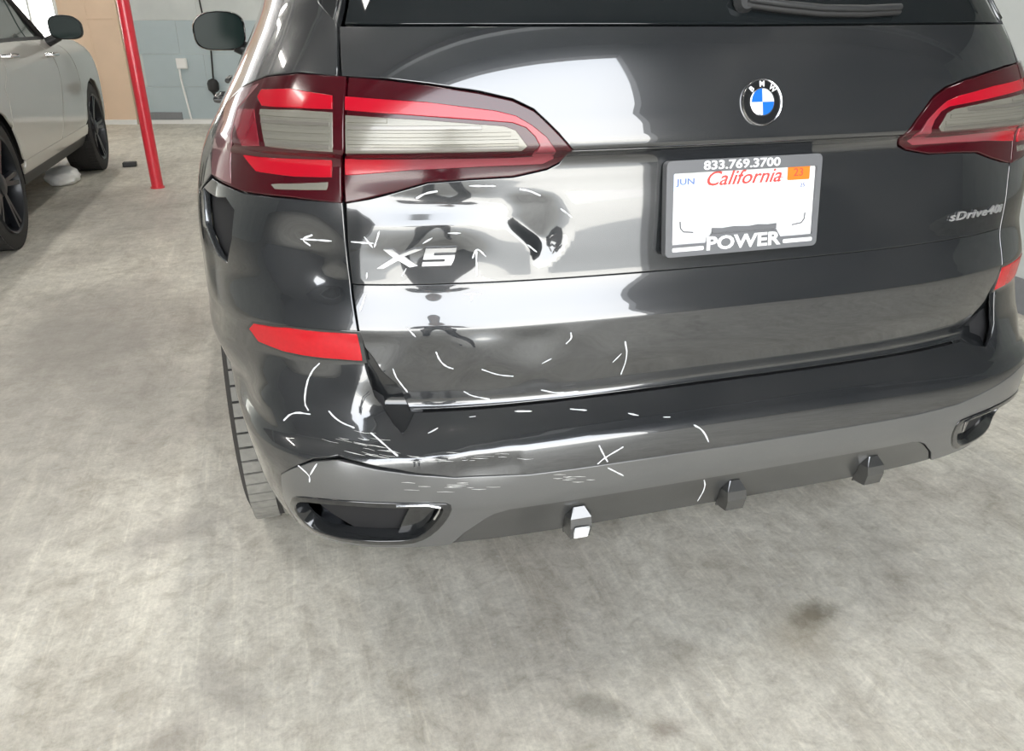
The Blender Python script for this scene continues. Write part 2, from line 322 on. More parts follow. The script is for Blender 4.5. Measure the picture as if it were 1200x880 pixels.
# ------------------------------------------------------------------ lofted car shells
class Shell:
    """A car body end: for each height z a rounded plan outline. u = degrees round the end (0 on the centre line,
    +-90 where the flank begins), then KD metres per degree along the flank. s = +1: the tail (towards -y), -1: the nose."""
    def __init__(self, prof_, B=.6, KD=.0165, x0=0.0, y0=0.0, s=1):
        self.p = prof_; self.B = B; self.KD = KD; self.x0 = x0; self.y0 = y0; self.s = s
        self.zs = [q[0] for q in prof_]; self.tm = {c: self.tang(c) for c in (1, 2, 3)}; self.cache = {}
    def tang(self, c):
        P_, Z = self.p, self.zs; n = len(P_); sl = [(P_[i+1][c]-P_[i][c])/(Z[i+1]-Z[i]) for i in range(n-1)]; m = [sl[0]]
        for i in range(1, n-1):
            a, b = sl[i-1], sl[i]
            if a*b <= 0: m.append((a+b)*.25)
            else:
                h0 = Z[i]-Z[i-1]; h1 = Z[i+1]-Z[i]; w1 = 2*h1+h0; w2 = h1+2*h0; m.append((w1+w2)/(w1/a+w2/b))
        m.append(sl[-1]); return m
    def prof(self, z):
        k = round(z, 5)
        if k in self.cache: return self.cache[k]
        Z = self.zs; zz = min(max(k, Z[0]), Z[-1]); i = min(bisect_right(Z, zz)-1, len(Z)-2); h = Z[i+1]-Z[i]; t = (zz-Z[i])/h; o = []
        for c in (1, 2, 3):
            m = self.tm[c]
            o.append((2*t**3-3*t*t+1)*self.p[i][c]+(t**3-2*t*t+t)*h*m[i]+(-2*t**3+3*t*t)*self.p[i+1][c]+(t**3-t*t)*h*m[i+1])
        self.cache[k] = o; return o
    def loc(self, u, z, off=0.0):
        yr, a, n = self.prof(z); yc = yr+self.B; au = abs(u); sg = 1 if u >= 0 else -1
        if au >= 90: x, y, ox, oy = a, yc+(au-90)*self.KD, 1.0, 0.0
        else:
            t = math.radians(au); s, c = math.sin(t), math.cos(t)
            r = ((s/a)**n+(c/self.B)**n)**(-1/n)
            x, y = r*s, yc-r*c; g = (x/a)**(n-1)/a; h = (max(0, (yc-y))/self.B)**(n-1)/self.B; l = math.hypot(g, h); ox, oy = g/l, -h/l
        if self.s > 0: off = off - self.dent(sg*x, y, z)
        return (sg*(x+ox*off), y+oy*off, z)
    def dent(self, x, y, z): return 0.0
    def P(self, u, z, off=0.0):
        x, y, z = self.loc(u, z, off)
        return Vector((self.x0+x, self.y0+self.s*y, z))
    def N(self, u, z, off=0.0):
        eu, ez = .25, .0015
        a = self.P(u+eu, z, off)-self.P(u-eu, z, off); b = self.P(u, z+ez, off)-self.P(u, z-ez, off)
        n = a.cross(b)*self.s
        return n.normalized() if n.length > 1e-12 else Vector((0, -self.s, 0))
    def u_x(self, x, z):
        lo, hi = 0, 90; ax = abs(x)
        if ax >= self.prof(z)[1]: return math.copysign(90, x)
        for _ in range(30):
            m = (lo+hi)/2
            if self.loc0(m, z)[0] < ax: lo = m
            else: hi = m
        return math.copysign(lo, x)
    def u_y(self, y, z, sg=1):
        yc = self.prof(z)[0]+self.B
        if y >= yc: return sg*(90+(y-yc)/self.KD)
        lo, hi = 0, 90
        for _ in range(30):
            m = (lo+hi)/2
            if self.loc0(m, z)[1] < y: lo = m
            else: hi = m
        return sg*lo
    def loc0(self, u, z):
        yr, a, n = self.prof(z); yc = yr+self.B; t = math.radians(u); s, c = math.sin(t), math.cos(t)
        r = ((s/a)**n+(c/self.B)**n)**(-1/n); return (r*s, yc-r*c)

US = .0135   # metres per degree, only to make the outline space roughly isotropic
def resample(poly, step):
    out = []; n = len(poly)
    for i in range(n):
        a, b = poly[i], poly[(i+1) % n]; d = math.hypot((b[0]-a[0])*US, b[1]-a[1]); k = max(1, int(math.ceil(d/step)))
        for j in range(k): out.append((a[0]+(b[0]-a[0])*j/k, a[1]+(b[1]-a[1])*j/k))
    return out
def inside(p, poly):
    x, y = p; c = False; j = len(poly)-1
    for i in range(len(poly)):
        xi, yi = poly[i]; xj, yj = poly[j]
        if (yi > y) != (yj > y) and x < (xj-xi)*(y-yi)/(yj-yi)+xi: c = not c
        j = i
    return c
def area(poly): return sum(poly[i-1][0]*poly[i][1]-poly[i][0]*poly[i-1][1] for i in range(len(poly)))
def curve_pts(poly, closed=True, it=2):
    """Chaikin rounding of an outline"""
    for _ in range(it):
        o = []; n = len(poly)
        for i in range(n if closed else n-1):
            a, b = poly[i], poly[(i+1) % n]; o += [(a[0]*.75+b[0]*.25, a[1]*.75+b[1]*.25), (a[0]*.25+b[0]*.75, a[1]*.25+b[1]*.75)]
        poly = o if closed else [poly[0]]+o+[poly[-1]]
    return poly
def panel(name, sh, poly, m, parent=None, step=.012, off=0.0, depth=.012, rnd=.0022, holes=(), rows=(), **kw):
    """A body panel: the outline poly (and holes) in (u, z) laid on shell sh, with rounded turned-in edges."""
    loops = [resample(poly if area(poly) > 0 else poly[::-1], step*.8)]
    for h in holes: loops.append(resample(h if area(h) < 0 else h[::-1], step*.8))
    pts = []; edges = []; starts = []
    for lp in loops:
        s0 = len(pts); starts.append((s0, len(lp))); pts += lp
        edges += [(s0+i, s0+(i+1) % len(lp)) for i in range(len(lp))]
    us = [p[0] for p in poly]; zs = [p[1] for p in poly]
    # coarse buckets of outline points, to keep the inner points away from the outline
    bk = {}
    for p in pts: bk.setdefault((int(p[0]*US/step), int(p[1]/step)), []).append(p)
    du = step/US; z = min(zs)+step*.5; zl = []
    while z < max(zs): zl.append(z); z += step
    for r in rows:
        if min(zs) < r < max(zs): zl.append(r)
    zl.sort(); inner = []
    for zi in zl:
        u = min(us)+du*.5
        while u < max(us):
            if inside((u, zi), loops[0]) and not any(inside((u, zi), h) for h in loops[1:]):
                a, b = int(u*US/step), int(zi/step); ok = True
                for i in (-1, 0, 1):
                    for j in (-1, 0, 1):
                        for q in bk.get((a+i, b+j), ()):
                            if math.hypot((q[0]-u)*US, q[1]-zi) < step*.5: ok = False
                if ok: inner.append((u, zi))
            u += du
    allp = pts+inner
    vv, ee, ff, *_ = delaunay_2d_cdt([Vector((p[0]*US, p[1])) for p in allp], edges, [list(range(s0, s0+n)) for s0, n in starts], 0, 1e-7)
    P2 = [(v.x/US, v.y) for v in vv]
    faces = []
    for f in ff:
        cx = sum(P2[i][0] for i in f)/len(f); cz = sum(P2[i][1] for i in f)/len(f)
        if inside((cx, cz), loops[0]) and not any(inside((cx, cz), h) for h in loops[1:]): faces.append(list(f))
    co = [sh.P(u, z, off) for u, z in P2]; no = [sh.N(u, z, off) for u, z in P2]
    if faces:
        sgn = 0
        for f in faces[:60]:
            q = (co[f[1]]-co[f[0]]).cross(co[f[2]]-co[f[0]]); sgn += 1 if q.dot(no[f[0]]) > 0 else -1
        if sgn < 0: faces = [f[::-1] for f in faces]
    # directed boundary edges
    cnt = {}
    for f in faces:
        for i in range(len(f)): cnt[(f[i], f[(i+1) % len(f)])] = 1
    bd = [(a, b) for (a, b) in cnt if (b, a) not in cnt]
    nxt = {a: b for a, b in bd}; prv = {b: a for a, b in bd}
    ringA, ringB = {}, {}
    for a in nxt:
        if a not in prv: continue
        t_ = (co[nxt[a]]-co[prv[a]]); t_ = t_.normalized() if t_.length > 1e-9 else Vector((1,0,0))
        out = t_.cross(no[a]).normalized()
        ringA[a] = len(co); co.append(co[a]+out*rnd-no[a]*rnd); no.append((out+no[a]*.15).normalized())
        ringB[a] = len(co); co.append(co[a]+out*rnd-no[a]*depth); no.append(out)
    for a, b in bd:
        if a in ringA and b in ringA:
            faces.append([b, a, ringA[a], ringA[b]]); faces.append([ringA[b], ringA[a], ringB[a], ringB[b]])
    me = bpy.data.meshes.new(name); me.from_pydata([tuple(c) for c in co], [], faces); me.update()
    me.polygons.foreach_set('use_smooth', [True]*len(me.polygons))
    me.normals_split_custom_set_from_vertices([tuple(n) for n in no])
    return link(name, me, m, parent, **kw)
def wrap(name, sh, me, x0, z0, m, parent=None, off=.001, flip=False, **kw):
    """lay a flat mesh (x, y in metres; z = height) on the shell around (x0, z0)"""
    for v in me.vertices:
        z = z0+v.co.y; v.co = sh.P(sh.u_x(x0+v.co.x, z), z, off+v.co.z)
    return link(name, me, m, parent, **kw)
def flatpoly(polys, th):
    """thick flat shapes from 2-D outlines"""
    bm = bmesh.new()
    for p in polys:
        a = [bm.verts.new((x, y, th)) for x, y in p]; b = [bm.verts.new((x, y, 0)) for x, y in p]
        bm.faces.new(a); n = len(p)
        for i in range(n): bm.faces.new((a[i], b[i], b[(i+1) % n], a[(i+1) % n]))
    bmesh.ops.recalc_face_normals(bm, faces=bm.faces); me = bpy.data.meshes.new('flat'); bm.to_mesh(me); bm.free(); return me
def frame_on(sh, x, z, off=0, tilt=None):
    u = sh.u_x(x, z); p = sh.P(u, z, off); n = sh.N(u, z)
    if tilt is not None: n = Vector((0, -math.cos(tilt), math.sin(tilt)))
    xx = Vector((0,0,1)).cross(n).normalized(); yy = n.cross(xx)
    return Matrix(((xx.x, yy.x, n.x, p.x), (xx.y, yy.y, n.y, p.y), (xx.z, yy.z, n.z, p.z), (0,0,0,1)))
def mirror(poly): return [(-u, z) for u, z in poly][::-1]
def shrink(poly, d):
    """move an outline inwards by d metres"""
    p = poly if area(poly) > 0 else poly[::-1]; n = len(p); o = []
    for i in range(n):
        a, b, c = p[i-1], p[i], p[(i+1) % n]
        e1 = Vector(((b[0]-a[0])*US, b[1]-a[1])); e2 = Vector(((c[0]-b[0])*US, c[1]-b[1]))
        if e1.length < 1e-9 or e2.length < 1e-9: o.append(b); continue
        e1.normalize(); e2.normalize(); n1 = Vector((-e1.y, e1.x)); n2 = Vector((-e2.y, e2.x)); nn = n1+n2
        if nn.length < .2: nn = n1
        nn.normalize(); k = d/max(.45, nn.dot(n1)); o.append((b[0]+nn.x*k/US, b[1]+nn.y*k))
    return o
# ------------------------------------------------------------------ the setting
floor = box('floor', (-14, YB, -.2), (10, 14, 0), 'concrete', kind='structure')
apron = box('ground', (-40, -60, -.25), (40, YB, -.02), 'apron', kind='structure')
# front wall, square to the line of the posts (turned 16 degrees from the parked cars)
WR = math.radians(-16.226)
def wall_frame(px, py): return Matrix.Translation((px, py, 0)) @ Matrix.Rotation(WR, 4, 'Z')
WM = wall_frame(-2.283, 10.813)
H = 5.3
bm = bmesh.new()
add_box(bm, (-.30, 0, 0), (14, .2, H), WM)
wall_front = from_bm('wall_front', bm, 'wall', kind='structure')
# painted dado: courses of large blocks with recessed joints
cw, ch = .81, .405
proto = None
for r in range(4):
    for c in range(8):
        x0 = -.10 + c*cw + (0 if r % 2 else -.3); x1 = x0+cw-.005; x0 = max(x0, -.28)
        o = box('block', (x0, -.006, .07+r*ch), (x1, .01, .07+(r+1)*ch-.004), 'wallblue' if r < 3 else 'wall', wall_front, WM, bev=.0015)
box('baseboard_front', (-.30, -.03, 0), (14, 0, .055), 'plastic_white', mtx=WM, kind='structure')
box('cable_duct', (-.22, -.035, .055), (.30, -.001, .15), 'skirt', wall_front, WM)
# board partition on the left with the bright window
bm = bmesh.new()
add_box(bm, (-1.06, -.05, 0), (-.31, .15, 4.0), WM)
add_box(bm, (-7.5, -.05, 0), (-1.86, .15, 4.0), WM); add_box(bm, (-1.86, -.05, 0), (-1.06, .15, .95), WM); add_box(bm, (-1.86, -.05, 2.4), (-1.06, .15, 4.0), WM)
wl = from_bm('wall_left', bm, 'ply', kind='structure')
box('board_joint', (-.72, -.056, 0), (-.70, -.05, 4.0), 'ply', wl, WM)
box('board_rail', (-1.05, -.062, 1.30), (-.32, -.05, 1.34), 'ply', wl, WM)
sk = box('baseboard_left', (-7.5, -.075, 0), (-.31, -.05, .06), 'plastic_white', mtx=WM, kind='structure')
win = empty('window_1', tuple(WM @ Vector((-1.46, 0, .95))), WR, kind='structure')
for nm, lo, hi in (('jamb', (-.40, -.07, 0), (-.36, .16, 1.45)), ('jamb', (.36, -.07, 0), (.40, .16, 1.45)), ('sill', (-.40, -.08, -.02), (.40, .16, .02)), ('lintel', (-.40, -.07, 1.42), (.40, .16, 1.46)), ('mullion', (-.015, 0, .02), (.015, .08, 1.42))):
    box(nm, lo, hi, 'wframe', win)
box('pane', (-.36, .04, .02), (-.015, .046, 1.42), mat('clear_glass', (1, 1, 1), 0, trans=1), win); box('pane', (.015, .04, .02), (.36, .046, 1.42), bpy.data.materials['clear_glass'], win)
# side walls, back wall with the wide open shutter door, ceiling
box('wall_right', (2.48, 1.45, .16), (2.7, 9.4, H), 'wall', kind='structure')
box('baseboard_right', (2.47, 1.44, 0), (2.7, 9.4, .16), 'skirt', kind='structure')
box('wall_side', (9.8, YB, 0), (10, 9.5, H), 'wall', kind='structure')
box('wall_outer', (-14, YB, 0), (-13.8, 14, H), 'wall', kind='structure')
DX0, DX1, DH = -4.3, DOORX, DOORH
bm = bmesh.new()
add_box(bm, (-14, YB-.2, 0), (DX0, YB, H)); add_box(bm, (DX1, YB-.2, 0), (10, YB, H)); add_box(bm, (DX0, YB-.2, DH), (DX1, YB, H))
from_bm('wall_back', bm, 'skirt', kind='structure')
box('ceiling', (-14, YB-.2, H), (10, 14.2, H+.15), 'ceiling', kind='structure')
# roof beams and strip lamps above the bays
for y, yn in ((-2.6, 'nearest the open door'), (2.4, 'above the black car'), (5.8, 'beyond the silver car doors'), (9.2, 'nearest the front wall')):
    o = box('roof_beam', (-13.8, y-.08, H-.32), (9.8, y+.08, H), 'steel', label='grey steel roof beam '+yn, cat='beam', group='roof beams')
n = 0
first = None
for x, xn in ((-5.6, 'in the far left row'), (-2.9, 'above the silver car row'), (-.2, 'above the black car row'), (3.6, 'in the right-hand row')):
    for y, yn in ((.9, 'by the open door'), (4.2, 'at mid hall'), (7.6, 'by the front wall')):
        if first is None:
            t = empty('strip_lamp', (x, y, H-.42), label='white strip lamp hanging under the roof', cat='lamp', group='strip lamps')
            box('housing', (-.09, -.7, 0), (.09, .7, .07), 'plastic_white', t); box('diffuser', (-.07, -.68, -.02), (.07, .68, 0), 'lampglow', t)
            tube('hanger', [(0, -.5, .07), (0, -.5, .44)], .005, 'steel', t); tube('hanger', [(0, .5, .07), (0, .5, .44)], .005, 'steel', t)
            first = t
        else:
            t = copy_tree(first); t.location = (x, y, H-.42)
        t['label'] = 'white strip lamp under the roof %s, %s' % (xn, yn)
        ld = bpy.data.lights.new('strip_light', 'AREA'); ld.shape = 'RECTANGLE'; ld.size = .14; ld.size_y = 1.36; ld.energy = LAMP_POWER; ld.color = (1, .96, .9)
        lo = bpy.data.objects.new('strip_light', ld); COL.objects.link(lo); lo.location = (0, 0, -.03); lo.parent = t
# red steel post
t = empty('steel_post', (-1.818, 5.988, 0), label='red painted round steel post standing between the two cars', cat='post')
tube('shaft', [(0,0,0), (0,0,H-.32)], .047, 'redpost', t, seg=28)
tube('base_ring', [(0,0,0), (0,0,.012)], .056, 'redpost', t, seg=28)
# socket box with its conduit, on the front wall
t = empty('socket_box', tuple(WM @ Vector((.40, 0, .70))), WR, label='white socket box with a thin conduit on the front wall', cat='socket')
box('box_body', (-.055, -.05, 0), (.085, -.014, .13), 'plastic_white', t, bev=.006)
box('box_cover', (-.045, -.056, .01), (.075, -.05, .12), 'plastic_white', t, bev=.002)
tube('conduit', [(-.03, -.03, .0), (-.03, -.03, -.12), (.02, -.03, -.62), (.03, -.03, -.66)], .014, 'plastic_white', t)
t = empty('hanging_cable', tuple(WM @ Vector((.80, 0, .44))), WR, label='black cable with a plug hanging against the front wall', cat='cable')
tube('cord', [(0, -.05, .06), (.03, -.04, .5), (-.02, -.04, 1.0), (-.06, -.03, 1.7), (-.06, -.02, 3.2)], .011, 'cable', t)
bm = bmesh.new(); add_lathe(bm, [(.01, -.02), (.055, 0), (.075, .04), (.07, .12), (.03, .16), (.01, .2)], 14, Matrix.Translation((0, -.07, .12)) @ Matrix.Rotation(PI/2, 4, 'Y')); smooth_by_angle(from_bm('plug', bm, 'cable', t))
# small things on the floor by the far car
box('wheel_chock', (-2.255, 7.16, 0), (-2.135, 7.24, .045), 'deep', bev=.008, label='small dark block on the floor beside the silver car front wheel', cat='block')
def crumple(name, c, rx, ry, rz, seed, m, **kw):
    bm = bmesh.new(); bmesh.ops.create_icosphere(bm, subdivisions=4, radius=1); rnd = random.Random(seed)
    ax = [(Vector((rnd.uniform(-1,1), rnd.uniform(-1,1), rnd.uniform(-1,1))).normalized(), rnd.uniform(3, 9), rnd.uniform(0, 6)) for _ in range(8)]
    for v in bm.verts:
        n_ = v.co.copy(); k = 1+sum(abs(math.sin(n_.dot(a)*f+p)) for a, f, p in ax)*.055-.25
        v.co = Vector((c[0]+n_.x*rx*k, c[1]+n_.y*ry*k, max(0.0, c[2]+n_.z*rz*k)))
    return from_bm(name, bm, m, None, True, **kw)
crumple('white_bundle', (-2.62, 6.44, .06), .13, .20, .08, 4, 'plastic_white', label='crumpled white bag on the floor under the silver car', cat='bundle')  # pale crumpled form lying on the floor
# ------------------------------------------------------------------ the black car: outlines in (degrees round the tail, height)
def g2(dx, dz): return math.exp(-(dx*dx+dz*dz)/2)
def tri(v, w): return max(0.0, 1-abs(v)/w)
def sst(v): v = min(1, max(0, v)); return v*v*(3-2*v)
def fill(x, z):
    w_ = sst((abs(x)-.655)/.07)*sst((.945-abs(x))/.08)
    if w_ == 0 or z <= .565 or z >= .70: return 0.0
    return w_*max(0, S0.prof(z)[0]-(.022+(z-.565)/.135*.032))
class BlackCar(Shell):
    def dent(self, x, y, z): return self.damage(x, y, z)-fill(x, z)
    def damage(self, x, y, z):
        if x > -.12 or z > 1.06 or y > .6 or z < .33: return 0.0
        d = 0.0
        # scooped dent right of the letters, with a sharp left shoulder
        v = z-.898
        fz = max(0, 1-v/.105)*sst((.112-v)/.03) if v > 0 else sst(1+v/.052)
        xr = -.322-.045*min(1, abs((z-.945)/.075))**2.2; xl = -.462+.05*sst((.955-z)/.06)
        fx = sst((x-xl)/.045)*sst((xr-x)/.06)
        d += .0145*fz*fx
        # pushed-out ridge from the shut line to the dent, and its hollow above
        if x > -.73: d -= .0075*tri(z-.948, .05)*sst((x+.73)/.08)*sst((-.46-x)/.09)
        d += .0085*g2((x+.585)/.085, (z-.980)/.020)
        # hollow behind the letters
        d += .005*g2((x+.56)/.05, (z-.885)/.025)
        # lower gate, wavy
        if z < .84:
            k = sst((-.20-x)/.2)*sst((.765-z)/.03)*sst((z-.625)/.05)
            d += k*(.0022*math.sin(x*23+z*31)+.0015*math.sin(x*41-z*27+1)) + .0018*g2((x+.50)/.06, (z-.80)/.02)
        # corner of the bumper
        if x < -.70:
            d += .016*g2((x+.800)/.045, (z-.895)/.035)+.008*g2((x+.76)/.02, (z-.845)/.016)
            d += .005*g2((x+.80)/.06, (z-.66)/.04)
        if x < -.45 and z < .60:
            d -= .005*g2((x+.62)/.08, (z-.545)/.02); d += .007*g2((x+.52)/.05, (z-.515)/.018)
            d += .0012*math.sin(x*90)*g2((x+.62)/.12, (z-.54)/.03)
        return d
S0 = Shell(TAIL_PROFILE)
S = BlackCar(TAIL_PROFILE)
Z0 = 0
def shift(l, du, dz=0.0): return [(u+du, z+dz) for u, z in l]
car = empty('car', (0, 2.4, 0), label='black car with dented tail, white grease pencil marks and a white licence plate', cat='car')
BASE = empty('tmp')   # parts are built in world space and parented at the end
parts = []
def part(o): parts.append(o); return o

GAPG = [(u+.18, z) for u, z in GAP]; GAPB = [(u-.22, z) for u, z in GAP]
def gz(lo, hi, src): return [p for p in src if lo < p[1] < hi]
# upper skin of the gate, above the crease between the lamps
L = [(0, 1.260), (-55.75, 1.262), (-54.9, 1.190)] + shift(LAMP_TOP[1:-1], .15, .006) + [(-29.5, 1.0705), (0, 1.0705)]
gate_top = part(panel('tailgate_upper_skin', S, L + mirror(L)[1:-1], 'paint', step=.016))
L = [(0, 1.0655), (-29.6, 1.0655)] + shift(LAMP_LOW[1:-1], .15, -.006) + [(-53.95, .983)] + gz(.846, .97, GAPG) + [(-53.75, .8455), (0, .8425)]
gate_mid = part(panel('tailgate_plate_skin', S, L + mirror(L)[1:-1], 'paint', step=.0085, rows=(.948, .95, .946)))
L = [(0, .8385), (-53.72, .8415), (-53.6, .77), (-53.2, .735), (-52.4, .715), (-51.6, .69), (-50.2, .66), (-49.3, .625), (-48.7, .606), (0, .606)]
gate_low = part(panel('tailgate_lower_skin', S, L + mirror(L)[1:-1], 'paint', step=.0085, rows=(.762, .7665, .7705, .776)))
# inner shell behind the gaps
L = [(0, 1.25), (-57, 1.25), (-66, 1.0), (-66, .52), (-60, .42), (-55, .35), (0, .34)]
part(panel('inner_shell', S, L + mirror(L)[1:-1], 'dark', step=.04, off=-.03))
# black channel beside the lower gate corners
for sg in (1, -1):
    L = [(-54.4, .76), (-54.6, .70), (-54.4, .62), (-52.0, .575), (-49.0, .575), (-47.5, .60), (-48.2, .64), (-50.0, .68), (-52.6, .75)]
    part(panel('gate_channel', S0, L if sg > 0 else mirror(L), 'gloss', step=.02, off=-.010, depth=.004))

# bumper
def arch(cy, r, z, back=True): return cy-math.sqrt(max(0, r*r-(z-.37)**2)) if back else cy+math.sqrt(max(0, r*r-(z-.37)**2))
WY, AR, FY = .86, .43, 3.835
def SY(y, z): return S.u_y(y, z, -1)
GREY = [(-63.4, .33), (-63.6, .42), (-62.6, .487), (-60.49, .513), (-58.06, .534), (-55.49, .543), (-50.06, .521), (-44.39, .500), (-36.39, .489), (-29.97, .487), (0, .484)]
GREYR = [(-63.4, .33), (-63.8, .42), (-63.8, .50), (-60.8, .535), (-55.4, .530), (-48.9, .508), (-44.0, .492), (-36.39, .486), (-29.97, .485), (0, .484)]
side = [(-72.3, .999), (-74.0, .985), (-78.0, .955), (-78.6, .80), (SY(arch(WY, AR, .72), .72), .72), (SY(arch(WY, AR, .62), .62), .62), (SY(arch(WY, AR, .52), .52), .52), (SY(arch(WY, AR, .42), .42), .42), (SY(arch(WY, AR, .345), .345), .345)]
half0 = [(0, .600), (-48.3, .600)]
half1 = [(-54.45, .983), (-59.66, .986), (-65.66, .9875), (-69.3, .995)] + side
GAPL = [(-49.0, .583)] + GAPB[::-1][0:8]
GAPR = [(-49.3, .592), (-51.3, .585), (-52.6, .603), (-53.5, .632), (-53.9, .70), (-54.0, .746), (-54.1, .826), (-54.25, .894)]
GUP = [(u, z+.0028+(.0055*sst((-44-u)/5)*sst((u+61.5)/3))) for u, z in GREY]
sL = half0 + GAPL + half1 + [(-63.7, .335)] + GUP[1:]
sR = mirror((half0 + GAPR + half1 + [(-63.7, .335)] + shift(GREYR[1:], 0, .0028)))
VH = shrink(VENT, -.001)
bumper = part(panel('rear_bumper', S, sL[:-1] + [(0, .4868)] + sR[1:-1], 'paint', step=.0105, rows=(.565, .578, .592), holes=[VH]))
part(panel('torn_side_socket', S, shrink(VENT, -.014), 'dark', step=.02, off=-.018, depth=.004))
# lower bumper in graphite, with the two outlet openings
EXO = [(-62.6, .395), (-61.9, .432), (-60.4, .450), (-56.8, .459), (-52.9, .459), (-45.6, .448), (-44.7, .438), (-45.2, .402), (-46.5, .365), (-48.2, .340), (-50.5, .333), (-58.6, .333), (-61.4, .348)]
VT = [(-44.9, .322), (-43.4, .358), (-41.2, .392), (-40.0, .403), (-38.2, .410), (-24.5, .409), (0, .408)]
botL = [(-62.8, .326)] 
hl = shift(GREY[1:], .0, -.0012) ; hr = shift(GREYR[1:], 0, -.0012)
low = [(-62.9, .322)] + hl + mirror(hr)[1:] + [(62.9, .322)] + [(44.9, .322)] + mirror(VT)[::-1][::-1][:0]
vt = VT + mirror(VT)[1:]
low = [(-62.9, .322)] + hl + mirror(hr)[1:] + [(62.9, .322)] + vt[::-1]
lower = part(panel('bumper_valance', S, low, 'greytrim', step=.012, holes=[curve_pts(EXO, it=1), curve_pts(mirror(EXO), it=1)]))
vl = [(-44.3, .325), (-43.0, .358), (-40.9, .389), (-39.8, .400), (-38.0, .4065), (-24.5, .4055), (0, .4045)]
vv_ = vl + mirror(vl)[1:]
diff = part(panel('diffuser', S, vv_ + [(30, .322), (0, .322), (-30, .322)], 'valance', step=.014, off=-.004))
# underside lip that closes the bottom
bm = bmesh.new(); us_ = [-58+i*116/64 for i in range(65)]
a = [bm.verts.new(S.P(u, .323, -.006)) for u in us_]; b = [bm.verts.new(Vector((S.P(u, .30, -.14).x, max(.22, S.P(u, .30, -.14).y), .345))) for u in us_]
for i in range(64): bm.faces.new((a[i], a[i+1], b[i+1], b[i]))
part(from_bm('underside_lip', bm, 'deep', smooth=True))
# fins on the diffuser, the left one carries a pale square
for x, pale in ((-.323, True), (.028, False), (.378, False)):
    u = S.u_x(x, .35); me_b = bmesh.new()
    rows_ = []
    for z, o, hw in ((.385, -.002, .010), (.365, .016, .022), (.345, .026, .022), (.318, .030, .021), (.310, .0, .019)):
        rows_.append([me_b.verts.new(S.P(S.u_x(x+k*hw, z), z, o if abs(k) < 1.2 else -.003)) for k in (-1.25, -1, 0, 1, 1.25)])
    for p, q in zip(rows_, rows_[1:]):
        for i in range(4): me_b.faces.new((p[i], p[i+1], q[i+1], q[i]))
    f = part(from_bm('diffuser_fin', me_b, 'valance'))
    if pale:
        L = [(S.u_x(x+dx, z), z) for dx, z in ((-.013, .345), (.014, .345), (.014, .320), (-.013, .320))]
        panel('pale_square', S, L, 'white', f, step=.02, off=.034, depth=.006, label='white square tab')
# outlet trims and bowls
for sg in (1, -1):
    E0 = curve_pts(EXO, it=1); E1 = shrink(E0, .010); E2 = shrink(E0, .020)
    if sg < 0: E0, E1, E2 = mirror(E0), mirror(E1), mirror(E2)
    t1 = part(panel('exhaust_trim', S, shrink(E0, .0015), 'gloss', step=.02, off=.003, depth=.03, rnd=.003, holes=[E1]))
    n = len(E1); bm = bmesh.new()
    def ring(src, k, z, off, drop):
        cx = sum(p[0] for p in src)/len(src); cz = sum(p[1] for p in src)/len(src)
        o_ = []
        for u, zz in src:
            q = S.P(cx+(u-cx)*k, cz+(zz-cz)*k, 0); o_.append(bm.verts.new(q+Vector((0, off, drop))))
        return o_
    rs = [ring(E1, 1, 0, -.001, 0), ring(E1, .985, 0, .02, 0), ring(E1, .93, 0, .055, 0), ring(E1, .80, 0, .10, .004), ring(E1, .55, 0, .125, .006)]
    for p, q in zip(rs, rs[1:]):
        for i in range(n): bm.faces.new((p[i], p[(i+1) % n], q[(i+1) % n], q[i]))
    bm.faces.new(rs[-1])
    bowl = from_bm('exhaust_bowl', bm, 'tipmetal', t1, True)
    # bright lip and cross web
    top = [p for p in E1]; bm = bmesh.new()
    cu = sg*-47.5
    pts_ = [S.P(sg*u, z, .004) for u, z in ((-50.2, .4505), (-47.2, .4475), (-46.0, .440), (-46.2, .428), (-46.6, .410))]
    tube('bright_lip', pts_, .0022, 'chrome', t1, seg=6)
    L = [(sg*-48.6, .443), (sg*-46.3, .435), (sg*-47.0, .392), (sg*-48.6, .350), (sg*-50.6, .343)]
    panel('outlet_web', S, L, 'gloss', t1, step=.02, off=-.018, depth=.01)
# reflectors
for sg in (1, -1):
    R_ = REFL if sg > 0 else mirror(REFL)
    r_ = part(panel('reflector', S, shrink(R_, .002), 'reflector', step=.012, off=.0022, depth=.01, label='red bumper reflector'))
    panel('reflector_bezel', S, shrink(R_, -.0035), 'gloss', r_, step=.02, off=.0006, depth=.006)

